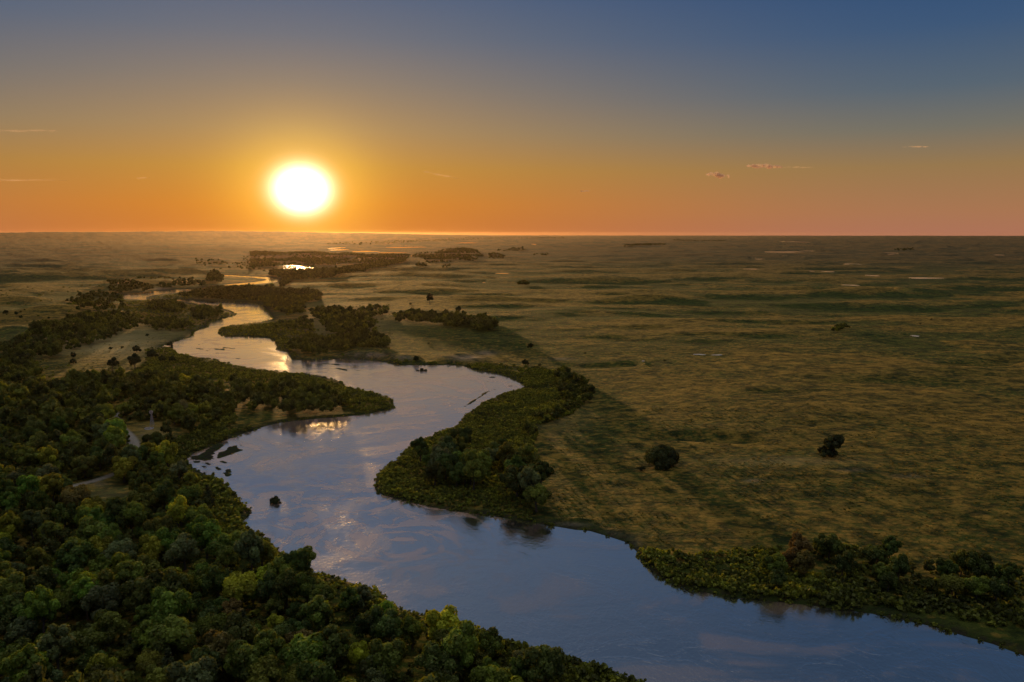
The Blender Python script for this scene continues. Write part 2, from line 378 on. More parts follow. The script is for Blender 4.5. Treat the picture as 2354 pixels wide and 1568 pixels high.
# meadow greens versus drier golden prairie
lush = ell([(1300,1130,170,120,.9),(1700,1120,200,60,.8),(1100,760,160,40,.8),(1350,1010,120,80,.6),(450,735,150,40,.7),(950,700,200,25,.2),(900,780,200,30,.6),(1600,1290,500,60,.5),
            (1300,860,90,25,.6),(1950,1340,400,90,.8),(700,740,150,50,.7),(600,960,60,25,.3),(2150,1250,180,60,.3),(2000,1395,450,50,1.6),(2300,1450,200,60,1.6),(1550,960,120,20,.3)])
lush = np.maximum(lush, np.exp(-np.maximum(S, 0) / 40) * .8)
pale = ell([(250,790,160,32,1),(330,760,120,22,.6),(800,735,120,40,.5),(350,1000,40,25,.5),(240,1135,60,20,.3),(1290,960,70,40,.25),(1800,1060,160,12,.4)])
rise = fbm(X / 60, Y / 34, 203, 3) * .45 + .75 * fbm((X + 60 * (fbm(X / 300, Y / 300, 91, 3) - .5)) / 210, (Y + 60 * (fbm(X / 300, Y / 300, 97, 3) - .5)) / 95, 3, 4, .48)  # gold rises, green hollows: grass colour standing in for lit and shaded relief
jj = np.arange(len(ANG)); i0 = (np.arange(len(RR) - 1)[:, None] * len(ANG) + jj[None]); i1 = np.roll(i0, -1, 1)
Fq = np.stack([i0, i1, i1 + len(ANG), i0 + len(ANG)], -1).reshape(-1, 4)[:, ::-1]

gm, n = new_mat('prairie_ground')
geo = n('ShaderNodeNewGeometry').outputs['Position']
at = lambda nm: n('ShaderNodeAttribute', attribute_name=nm).outputs['Fac']
aniso = n('ShaderNodeMapping', {'Vector': geo, 'Scale': (.8, 1.0, 1.0)}).outputs[0]
big = n.noise(geo, .0045, 5, .6, .6); mid = n.noise(aniso, .028, 5, .62, .8); sm = n.noise(aniso, .11, 6, .7, .5); tus = n.noise(aniso, .42, 5, .75); fine = n.noise(geo, 1.5, 3, .7)
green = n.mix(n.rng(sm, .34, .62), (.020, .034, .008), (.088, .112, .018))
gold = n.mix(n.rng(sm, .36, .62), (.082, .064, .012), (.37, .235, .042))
vor = n('ShaderNodeTexVoronoi', {'Vector': n('ShaderNodeVectorMath', {0: aniso, 1: n('ShaderNodeTexNoise', {'Vector': geo, 'Scale': .35, 'Detail': 3}).outputs[1]}, operation='ADD').outputs[0], 'Scale': .36, 'Randomness': 1.0})
tuft = n.math('SUBTRACT', 1.0, n.rng(vor.outputs['Distance'], .25, .8)); tone = n('ShaderNodeSeparateColor', {0: vor.outputs['Color']}).outputs[0]
far_ = n.rng(n('ShaderNodeVectorMath', {0: geo}, operation='LENGTH').outputs['Value'], 500, 1500)
grain = n.math('ADD', n.math('MULTIPLY', sm, .5), n.math('MULTIPLY', tus, .5))
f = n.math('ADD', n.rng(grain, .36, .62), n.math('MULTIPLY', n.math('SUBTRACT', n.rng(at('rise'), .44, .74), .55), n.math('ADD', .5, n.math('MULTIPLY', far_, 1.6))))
f = n.math('ADD', f, n.math('MULTIPLY', n.math('SUBTRACT', n.math('MULTIPLY', tuft, n.math('ADD', .4, tone)), .45), .9))
f = n.math('ADD', f, n.math('MULTIPLY', n.math('SUBTRACT', n.rng(mid, .30, .70), .5), .45))
f = n.math('ADD', f, n.math('MULTIPLY', n.math('SUBTRACT', n.rng(big, .3, .7), .5), .6))
f = n.math('SUBTRACT', f, n.math('MULTIPLY', at('lush'), .5), clamp=True)
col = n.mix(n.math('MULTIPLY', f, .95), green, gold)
clump = n.rng(n.noise(aniso, .13, 5, .75, .4), .53, .62)
col = n.mix(n.math('MULTIPLY', clump, .3), col, (.022, .034, .009))
col = n.mix(n.math('MULTIPLY', at('pale'), n.rng(mid, .25, .65, .5, 1.0)), col, (.46, .37, .16))
sandc = n.mix(n.rng(sm, .3, .7), (.20, .155, .125), (.36, .30, .25))
sf = n.math('MULTIPLY', at('sand'), n.rng(n.math('ADD', n.math('MULTIPLY', sm, .6), n.math('MULTIPLY', tus, .4)), .35, .52), clamp=True)
col = n.mix(sf, col, sandc)
mud = n.mix(n.rng(tus, .42, .58), (.035, .028, .022), (.035, .055, .013))
col = n.mix(at('wet'), col, mud); col = n.mix(n.math('MULTIPLY', n.rng(n('ShaderNodeVectorMath', {0: geo}, operation='LENGTH').outputs['Value'], 900, 4500), .65), col, (.070, .052, .034))
ruts = at('path')
col = n.mix(n.math('MULTIPLY', ruts, n.rng(fine, .2, .7, .7, 1)), col, (.46, .41, .36))
bmp = n.math('ADD', n.math('MULTIPLY', tus, 1.4), n.math('ADD', n.math('MULTIPLY', sm, 3.2), n.math('MULTIPLY', mid, 6.0)))
bmp = n.math('ADD', bmp, n.math('ADD', n.math('MULTIPLY', fine, .25), n.math('MULTIPLY', tuft, .5)))
bn = n('ShaderNodeBump', {'Height': bmp, 'Strength': 1.0, 'Distance': 1.3}).outputs[0]
df = n('ShaderNodeBsdfPrincipled', {'Base Color': col, 'Roughness': .95, 'Specular IOR Level': .1,  'Normal': bn})
n('ShaderNodeOutputMaterial', {0: df.outputs[0]})
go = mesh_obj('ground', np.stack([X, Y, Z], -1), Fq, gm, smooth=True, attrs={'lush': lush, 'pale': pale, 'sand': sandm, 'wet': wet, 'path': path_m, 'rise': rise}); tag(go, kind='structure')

# ------------------------------------------------------------------ water
wm, n = new_mat('river_water')
geo = n('ShaderNodeNewGeometry').outputs['Position']
flow = n('ShaderNodeMapping', {'Vector': geo, 'Rotation': (0, 0, .5), 'Scale': (1.0, .6, 1)}).outputs[0]
swirl = n.noise(geo, .013, 4, .6, 3.2); swirl2 = n.noise(geo, .045, 4, .6, 2.2)
rip = n.noise(flow, .9, 4, .65); rip2 = n.noise(flow, .16, 3, .6, .6)
calm = n.rng(swirl, .42, .6); seam = n.math('SUBTRACT', 1.0, n.rng(n.math('ABSOLUTE', n.math('SUBTRACT', swirl2, .5)), 0, .035))
sc_ = ground(1020, 905); shl = n('ShaderNodeVectorMath', {0: geo, 1: (float(sc_[0]), float(sc_[1]), 0)}, operation='DISTANCE').outputs['Value']
reach = n.math('SUBTRACT', 1.0, n.rng(shl, 90, 330))
sc2 = ground(800, 1170); shl2 = n('ShaderNodeVectorMath', {0: geo, 1: (float(sc2[0]), float(sc2[1]), 0)}, operation='DISTANCE').outputs['Value']
r2 = n.math('MULTIPLY', n.math('SUBTRACT', 1.0, n.rng(shl2, 40, 110)), n.rng(n.noise(geo, .026, 5, .6, 4.5), .46, .56))
shoal_sheen = n.math('ADD', n.math('MULTIPLY', n.rng(swirl, .50, .64), n.math('ADD', .45, n.math('MULTIPLY', reach, .55))), n.math('MULTIPLY', reach, .6), clamp=True); shoal_sheen = n.math('MAXIMUM', shoal_sheen, r2)  # shallow sand plus bright water reflection painted into the body colour
bh = n.math('ADD', n.math('MULTIPLY', rip, n.math('ADD', .12, n.math('MULTIPLY', calm, .22))), n.math('ADD', n.math('MULTIPLY', rip2, .16), n.math('MULTIPLY', seam, .05)))
bn = n('ShaderNodeBump', {'Height': bh, 'Strength': .30, 'Distance': 1.0}).outputs[0]
rough = n.math('ADD', .075, n.math('MULTIPLY', calm, .05))
gl = n('ShaderNodeBsdfGlossy', {'Color': (.98, .96, .90, 1), 'Roughness': rough, 'Normal': bn})
body = n('ShaderNodeBsdfDiffuse', {'Color': n.mix(shoal_sheen, (.07, .08, .09), (.66, .44, .34))})
lw = n('ShaderNodeLayerWeight', {'Blend': .72, 'Normal': bn}).outputs['Facing']
fac = n.rng(lw, .3, .95, .62, .97, smooth=False)
fac = n.math('SUBTRACT', fac, n.math('MULTIPLY', shoal_sheen, .36))
ms = n('ShaderNodeMixShader', {0: fac, 1: body.outputs[0], 2: gl.outputs[0]})
n('ShaderNodeOutputMaterial', {0: ms.outputs[0]})
x0, x1, y0, y1 = RIV[:, 0].min() - 20, RIV[:, 0].max() + 60, 150, RIV[:, 1].max() + 30
mesh_obj('river', [(x0, y0, 0), (x1, y0, 0), (x1, y1, 0), (x0, y1, 0)], [(0, 1, 2, 3)], wm)['kind'] = 'structure'
c = OX.mean(0); e = np.abs(OX - c).max(0) + 40
mesh_obj('oxbow_water', [(c[0] - e[0], c[1] - e[1], .02), (c[0] + e[0], c[1] - e[1], .02), (c[0] + e[0], c[1] + e[1], .02), (c[0] - e[0], c[1] + e[1], .02)], [(0, 1, 2, 3)], wm)['kind'] = 'structure'
g = np.random.default_rng(8)
for (c, ex, ey, L) in PG:
    k = 28; a = np.linspace(0, 2 * math.pi, k, endpoint=False); q = 1 + .18 * np.sin(2 * a + g.uniform(0, 6)) + .12 * np.sin(3 * a + g.uniform(0, 6)) + .08 * np.sin(5 * a + g.uniform(0, 6))
    P = np.stack([c[0] + ex * q * np.cos(a), c[1] + ey * q * np.sin(a), np.full(k, L + .25)], -1)
    P = np.vstack([P, P + (0, 0, -.6)])
    me = bpy.data.meshes.new('pond'); me.from_pydata([tuple(v) for v in P], [], [tuple(range(k))] + [(i + k, (i + 1) % k + k, (i + 1) % k, i) for i in range(k)]); me.materials.append(wm)
    o = bpy.data.objects.new('pond', me); C.objects.link(o); o['kind'] = 'structure'

# ------------------------------------------------------------------ foliage
def leaf_material(name, per_object):
    m, n = new_mat(name)
    tint = n('ShaderNodeAttribute', attribute_name='tint').outputs['Fac']
    pos = n('ShaderNodeNewGeometry').outputs['Position']
    nz = n.noise(pos, .9, 3, .6)
    if per_object: basec = n('ShaderNodeObjectInfo').outputs['Color']
    else:
        hue = n('ShaderNodeAttribute', attribute_name='hue').outputs['Fac']
        basec = n.ramp(hue, [(0, (.052, .060, .014)), (.3, (.088, .102, .016)), (.6, (.14, .155, .018)), (.85, (.18, .19, .018)), (1, (.26, .25, .02))])
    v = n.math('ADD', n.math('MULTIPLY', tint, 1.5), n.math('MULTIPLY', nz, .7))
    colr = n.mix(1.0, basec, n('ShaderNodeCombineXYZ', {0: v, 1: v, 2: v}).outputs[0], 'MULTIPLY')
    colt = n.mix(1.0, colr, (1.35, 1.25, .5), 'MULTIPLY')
    a = n('ShaderNodeBsdfDiffuse', {'Color': colr}); b = n('ShaderNodeBsdfTranslucent', {'Color': colt})
    s = n('ShaderNodeMixShader', {0: .3, 1: a.outputs[0], 2: b.outputs[0]})
    g = n('ShaderNodeBsdfGlossy', {'Color': (.5, .5, .5, 1), 'Roughness': .55})
    s = n('ShaderNodeMixShader', {0: .03, 1: s.outputs[0], 2: g.outputs[0]})
    n('ShaderNodeOutputMaterial', {0: s.outputs[0]}); return m
LEAF = leaf_material('tree_leaves', True); LEAFM = leaf_material('mass_leaves', False)
BARK, n = new_mat('bark')
nz = n.noise(n('ShaderNodeTexCoord').outputs['Object'], 2.5, 5, .7)
b = n('ShaderNodeBsdfDiffuse', {'Color': n.mix(nz, (.04, .032, .025), (.16, .135, .11))}); n('ShaderNodeOutputMaterial', {0: b.outputs[0]})

def rand_dirs(g, k):
    v = g.normal(size=(k, 3)); return v / np.linalg.norm(v, axis=1)[:, None]
def quads(cen, nrm, size, g):
    k = len(cen)
    a = np.cross(nrm, rand_dirs(g, k)); a /= np.linalg.norm(a, axis=1)[:, None] + 1e-9
    b = np.cross(nrm, a); s = size[:, None]
    asp = g.uniform(.6, 1.0, (k, 1))
    V = np.stack([cen - a * s - b * s * asp, cen + a * s * .8 - b * s * asp * .7, cen + a * s + b * s * asp, cen - a * s * .7 + b * s * asp * .8], 1)
    return V.reshape(-1, 3), np.arange(4 * k).reshape(-1, 4)
def ico_dirs(k):
    i = np.arange(k) + .5; ph = np.arccos(1 - 2 * i / k); t_ = math.pi * (1 + 5 ** .5) * i
    return np.stack([np.cos(t_) * np.sin(ph), np.sin(t_) * np.sin(ph), np.cos(ph)], -1)

def crown(seed, rx, rz, zc, nl, nq, leaf, open_=.0, cone=False):
    """a crown of overlapping leafy lobes; returns V, F, tint"""
    g = np.random.default_rng(seed)
    dirs = ico_dirs(nl); dirs = dirs[dirs[:, 2] > -.55]
    L = []
    for dd in dirs:
        q = g.uniform(.5, .78)
        j = g.normal(size=3) * .10
        if cone:
            h = g.uniform(0, 1); a = g.uniform(0, 6.28); w = (1 - h) * .62 + .05
            L.append((np.array([math.cos(a) * w * rx * .6, math.sin(a) * w * rx * .6, zc + (h * 2 - 1) * rz]), rx * (.5 * (1 - h) + .16))); continue
        c = np.array([(dd[0] * q + j[0]) * rx, (dd[1] * q + j[1]) * rx, zc + (dd[2] * q + j[2]) * rz])
        L.append((c, g.uniform(.24, .40) * min(rx, rz * 1.25)))
    if not cone: L.append((np.array([0, 0, zc]), .55 * min(rx, rz)))
    Cs = np.array([l[0] for l in L]); Rs = np.array([l[1] for l in L])
    w = Rs ** 2; idx = g.choice(len(L), size=nq * 2, p=w / w.sum())
    dv = rand_dirs(g, nq * 2); bump = 1 + .13 * np.sin(dv[:, 0] * 7 + idx) * np.sin(dv[:, 1] * 6 + idx * 2) + g.normal(size=nq * 2) * .07
    P = Cs[idx] + dv * (Rs[idx] * bump)[:, None]
    dist = np.linalg.norm(P[:, None] - Cs[None], axis=2) / Rs[None]; dist[np.arange(len(P)), idx] = 9
    keep = (dist.min(1) > .9) & ((dv[:, 2] > -.6) | (g.random(nq * 2) < .3))
    P = P[keep][:nq]; D = dv[keep][:nq]; I = idx[keep][:nq]
    nr = D + rand_dirs(g, len(P)) * .75; nr /= np.linalg.norm(nr, axis=1)[:, None]
    V, Fc = quads(P, nr, leaf * g.uniform(.6, 1.25, len(P)), g)
    lob = g.uniform(.16, .95, len(L)) + .12 * (Cs[:, 2] > zc)  # paler upper lobes put top light into the leaf tint
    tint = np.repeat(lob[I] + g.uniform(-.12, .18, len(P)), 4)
    # darker inner masses that close each lobe, interior shade put into the tint
    cv, cf, ct = [], [], []
    lat, lon = 5, 8; off = len(V)
    for k, (c, r) in enumerate(L):
        if g.random() < open_: continue
        vs = []
        for a in range(lat):
            ph = math.pi * (a + .5) / lat
            for b_ in range(lon):
                tt = 2 * math.pi * (b_ + .5 * (a % 2)) / lon; rr_ = r * .80 * g.uniform(.82, 1.05)
                vs.append(c + rr_ * np.array([math.cos(tt) * math.sin(ph), math.sin(tt) * math.sin(ph), math.cos(ph)]))
        o = off + len(cv) * 0 + sum(len(x) for x in cv)
        for a in range(lat - 1):
            for b_ in range(lon): cf.append((o + a * lon + b_, o + a * lon + (b_ + 1) % lon, o + (a + 1) * lon + (b_ + 1) % lon, o + (a + 1) * lon + b_))
        cf.append((o, o + 2, o + 4, o + 6)); 
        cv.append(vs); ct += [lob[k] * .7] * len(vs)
    if cv:
        V = np.vstack([V] + [np.array(x) for x in cv]); Fc = np.vstack([Fc, np.array(cf)]); tint = np.concatenate([tint, ct])
    return V, Fc, tint

def tube(pts, radii, k=7):
    V, Fc = [], []
    pts = [np.array(p, float) for p in pts]
    for i, p in enumerate(pts):
        d_ = pts[min(i + 1, len(pts) - 1)] - pts[max(i - 1, 0)]; d_ /= np.linalg.norm(d_)
        a = np.cross(d_, (1, 0, .1)); a /= np.linalg.norm(a); b_ = np.cross(d_, a)
        for j in range(k):
            t_ = 2 * math.pi * j / k; V.append(p + radii[i] * (a * math.cos(t_) + b_ * math.sin(t_)))
        if i:
            o = (i - 1) * k
            for j in range(k): Fc.append((o + j, o + (j + 1) % k, o + k + (j + 1) % k, o + k + j))
    return np.array(V), np.array(Fc)
def join(parts):
    V, Fc, o = [], [], 0
    for v, f_ in parts: V.append(v); Fc.append(np.asarray(f_) + o); o += len(v)
    return np.vstack(V), np.vstack(Fc)
def trunk(seed, h, r, rx):
    g = np.random.default_rng(seed)
    lean = g.normal(size=2) * .05 * h
    mp = [(0, 0, -.6), (lean[0] * .2, lean[1] * .2, h * .18), (lean[0] * .6, lean[1] * .5, h * .42), (lean[0], lean[1], h * .75)]
    parts = [tube(mp, [r * 1.35, r, r * .78, r * .3])]
    for k in range(5):
        a = k * 1.256 + g.uniform(-.4, .4); s = g.uniform(.28, .5) * h; w = rx * g.uniform(.4, .65)
        b0 = (lean[0] * s / h, lean[1] * s / h, s)
        parts.append(tube([b0, (b0[0] + math.cos(a) * w * .5, b0[1] + math.sin(a) * w * .5, s + h * .14), (b0[0] + math.cos(a) * w, b0[1] + math.sin(a) * w, s + h * .3)], [r * .45, r * .3, r * .12], 5))
    return join(parts)

# kinds: name, rx, rz, zc (all for a crown at true size), lobes, leaf quads, trunk h, trunk r
KINDS = [('broad', 5.4, 3.9, 6.2, 17, 3000, 9, .36), ('round', 4.4, 4.2, 6.2, 14, 2600, 9, .3), ('tall', 3.9, 5.2, 7.6, 16, 2600, 12, .3), ('spreading', 6.2, 3.6, 6.6, 22, 3300, 9, .4),
         ('lumpy', 5.0, 4.6, 6.4, 12, 2800, 10, .33), ('small', 3.3, 2.9, 3.9, 10, 1700, 6, .2), ('open', 4.8, 4.5, 6.8, 11, 2000, 10, .3)]
def hide(o): C.objects.unlink(o)
PROTO = []
for i, (nm, rx, rz, zc, nl, nq, th_, tr) in enumerate(KINDS):
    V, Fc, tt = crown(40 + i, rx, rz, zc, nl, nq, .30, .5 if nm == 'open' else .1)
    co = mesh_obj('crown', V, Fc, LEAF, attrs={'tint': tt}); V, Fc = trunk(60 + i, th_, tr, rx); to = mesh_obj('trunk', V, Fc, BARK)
    hide(co); hide(to); PROTO.append((co, to, nm, rx, rz, zc))
V, Fc, tt = crown(90, 2.6, 4.2, 4.6, 30, 2400, .22, 0, True)
co = mesh_obj('crown', V, Fc, LEAF, attrs={'tint': tt}); V, Fc = tube([(0, 0, -.4), (0, 0, 2), (0, 0, 8.2)], [.22, .18, .04]); to = mesh_obj('trunk', V, Fc, BARK); hide(co); hide(to)
CEDAR = (co, to, 'cone', 2.6, 4.2, 4.6)
SH = []
for i in range(4):
    V, Fc, tt = crown(120 + i, 1.5 + .25 * i, 1.15, 1.0, 8 + i, 420, .17, .15)
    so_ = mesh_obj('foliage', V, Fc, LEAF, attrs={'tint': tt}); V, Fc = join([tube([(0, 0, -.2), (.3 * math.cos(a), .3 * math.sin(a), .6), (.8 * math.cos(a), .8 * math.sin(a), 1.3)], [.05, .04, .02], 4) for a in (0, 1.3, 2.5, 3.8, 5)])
    st_ = mesh_obj('stem', V, Fc, BARK); hide(so_); hide(st_); SH.append((so_, st_))

# light versions for whatever is only ever seen as part of a mass
LOW = []
for i, (nm, rx, rz, zc, nl, nq, th_, tr) in enumerate(KINDS[:6]):
    LOW.append(crown(200 + i, rx, rz, zc, min(nl, 11), 330, .62, 0))
LOW2 = [crown(240 + i, KINDS[i][1], KINDS[i][2], KINDS[i][3], 5, 60, 1.3, 0) for i in range(4)]
SLOW = [crown(220 + i, 1.35 + .25 * i, 1.0, .8, 6, 54, .38, 0) for i in range(5)]

def mass(name, protos, pos, scale, hue, label, cat=None, group=None, seed=3, pick=None):
    """one object holding every plant of an uncountable mass"""
    g = np.random.default_rng(seed); k = len(pos); pi_ = g.integers(0, len(protos), k) if pick is None else pick; rot = g.uniform(0, 6.283, k)
    Vs, Fs, Ts, Hs, o = [], [], [], [], 0
    for p, (V, Fc, tt) in enumerate(protos):
        ii = np.nonzero(pi_ == p)[0]
        if not len(ii): continue
        c_, s_ = np.cos(rot[ii])[:, None], np.sin(rot[ii])[:, None]
        sx = scale[ii][:, None] * g.uniform(.88, 1.15, (len(ii), 1)); sz = scale[ii][:, None] * g.uniform(.8, 1.2, (len(ii), 1))
        x = (V[None, :, 0] * c_ - V[None, :, 1] * s_) * sx + pos[ii, 0:1]; y = (V[None, :, 0] * s_ + V[None, :, 1] * c_) * sx + pos[ii, 1:2]; z = V[None, :, 2] * sz + pos[ii, 2:3]
        Vs.append(np.stack([x, y, z], -1).reshape(-1, 3)); nv = len(V)
        Fs.append((Fc[None] + (np.arange(len(ii)) * nv)[:, None, None] + o).reshape(-1, 4)); o += nv * len(ii)
        Ts.append(np.tile(tt, len(ii))); Hs.append(np.repeat(hue[ii], nv))
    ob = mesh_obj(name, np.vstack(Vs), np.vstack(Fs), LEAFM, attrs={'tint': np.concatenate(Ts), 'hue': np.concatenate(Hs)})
    return tag(ob, label, cat, group, 'stuff')

# ------------------------------------------------------------------ where the plants stand (areas read as pixel outlines, planted on the ground)
def z1(*p): return [(a * .2685, 517 + b * .2685) for a, b in p]
def z2(*p): return [(574.5 + a * .2685, 517 + b * .2685) for a, b in p]
def z6(*p): return [(804.3 + a * .2748, 804.3 + b * .2748) for a, b in p]
def za(*p): return [(1264 + a * .4627, 1149 + b * .4627) for a, b in p]
def box(x0, y0, x1, y1): return [(x0, y0), (x1, y0), (x1, y1), (x0, y1)]

def scatter(poly, spacing, zc, seed, holes=(), jitter=.42, keep=1.0, bank=3.0):
    G = survey(*np.array(poly, float).T, zc); g = np.random.default_rng(seed)
    lo, hi = G.min(0), G.max(0)
    xs = np.arange(lo[0], hi[0], spacing); ys = np.arange(lo[1], hi[1], spacing * .87)
    if len(xs) * len(ys) > 400000: raise RuntimeError('area too big %s' % (poly[0],))
    gx, gy = np.meshgrid(xs, ys); gx = gx + (np.arange(len(ys)) % 2)[:, None] * spacing * .5
    x = gx.ravel() + g.uniform(-jitter, jitter, gx.size) * spacing; y = gy.ravel() + g.uniform(-jitter, jitter, gx.size) * spacing
    m = inside(x, y, G) & (g.random(len(x)) < keep)
    for h in holes: m[m] = ~inside(x[m], y[m], ground(*np.array(h, float).T, 1.0))
    x, y = x[m], y[m]; s = river_sdf(x, y); m = s > bank; x, y = x[m], y[m]
    return np.stack([x, y, height(x, y)], -1)

CLEAR = [[(290,968),(330,970),(390,968),(430,990),(395,1014),(345,1018),(332,1062),(312,1082),(294,1070),(292,1045),(296,1012),(280,990)],
         [(150,1112),(215,1098),(245,1088),(300,1110),(300,1160),(240,1172),(170,1150)], [(250,940),(275,940),(275,978),(258,975)],
         [(325,1000),(380,1000),(385,1062),(325,1062)], [(540,935),(650,950),(640,975),(540,985)], [(250,940),(330,905),(350,915),(290,955)]]
FOREST = [(-120,905),(0,893),(60,884),(150,876),(240,862),(420,866),(500,885),(520,925),(505,955),(440,975),(400,1000),(395,1050),(430,1085),(470,1120),(490,1170),(505,1225),(590,1270),
          (690,1310),(800,1345),(880,1385),(950,1415),(1040,1430),(1120,1465),(1230,1500),(1330,1530),(1400,1600),(1380,1700),(-150,1700)]
trees = []   # (x, y, z, scale, zone)
def plant(P, lo, hi, zone, seed, probs=None):
    g = np.random.default_rng(seed)
    for p in P: trees.append((p[0], p[1], p[2], g.uniform(lo, hi), zone))
plant(scatter(FOREST, 9.2, 6, 1, CLEAR, .49, .93, 9), .6, 1.3, 'near', 1)
plant(scatter([(520,870),(620,882),(700,888),(770,902),(800,922),(792,940),(700,948),(640,940),(560,925),(520,935)], 8.5, 5, 2, (), .45, .95, 6), .7, 1.05, 'bend', 2)
plant(scatter([(620,905),(700,905),(790,925),(780,942),(650,940)], 8, 5, 22, (), .45, .7, 6), .8, 1.1, 'bend', 12)
plant(scatter(z6((560,820),(760,780),(1000,800),(1050,880),(1000,1000),(930,1100),(700,1120),(640,1000)), 10, 5, 3, (), .4, .9), 1.05, 1.45, 'east', 3)
plant(scatter(z6((1000,900),(1200,880),(1380,860),(1480,960),(1440,1150),(1280,1200),(1150,1120),(1040,1030)), 10, 5, 4, (), .4, .9), 1.05, 1.5, 'east', 4)
plant(scatter(z6((1720,180),(1800,150),(1910,220),(2030,350),(2000,420),(1860,470),(1760,400),(1740,280)), 7, 3, 6, (), .45, .85), .45, .75, 'line', 6)
plant(scatter(z6((1560,560),(1700,480),(1760,420),(1840,470),(1800,540),(1600,610)), 6.5, 3, 7, (), .4, .85), .45, .7, 'line', 7)
plant(scatter(z6((1440,640),(1540,610),(1560,700),(1500,740)), 6, 3, 8, (), .4, .9), .5, .75, 'line', 8)
for (a, b, s_) in ((1010,1075,.85),(1030,1120,1.0),(1600,1130,1.05),(1500,1200,1.1),(1420,1140,.8),(1560,1280,.95),(960,1060,.9),(730,770,.55),(860,1000,.9),(1400,1000,.8)):
    q = ground(804.3 + a * .2748, 804.3 + b * .2748, 5); trees.append((q[0], q[1], float(height(q[:1], q[1:])[0]), s_ * 1.25, 'east'))
for (a, b, s_) in ((1110,350,.95),(1130,400,.7),(1200,300,.8),(1240,260,1.05),(1260,330,.85),(1385,250,.9),(1440,260,.7),(1350,240,.75),(1450,345,.85),(1485,270,.6),(1620,290,.85),(1690,275,.8),(1640,370,.7),(1730,360,.9),
                   (1680,400,.7),(1880,340,.55),(1880,415,.5),(1970,360,.8),(2040,340,.9),(2120,370,1.0),(2210,370,1.0),(2280,400,.85),(2120,450,.9),(2000,430,.75),(2220,460,.8)):
    q = ground(1264 + a * .4627, 1149 + b * .4627, 5); trees.append((q[0], q[1], float(height(q[:1], q[1:])[0]), s_ * .98, 'corner'))
for (a, b, s_) in ((578,936,.9),(400,962,1.25),(352,1028,1.3),(436,985,1.0),(470,990,.9),(470,968,1.0),(762,1528,1.25),(700,1290,.9),(262,1072,1.3),(285,1090,1.25)):
    q = ground(a, b, 5); trees.append((q[0], q[1], float(height(q[:1], q[1:])[0]), s_, 'near'))
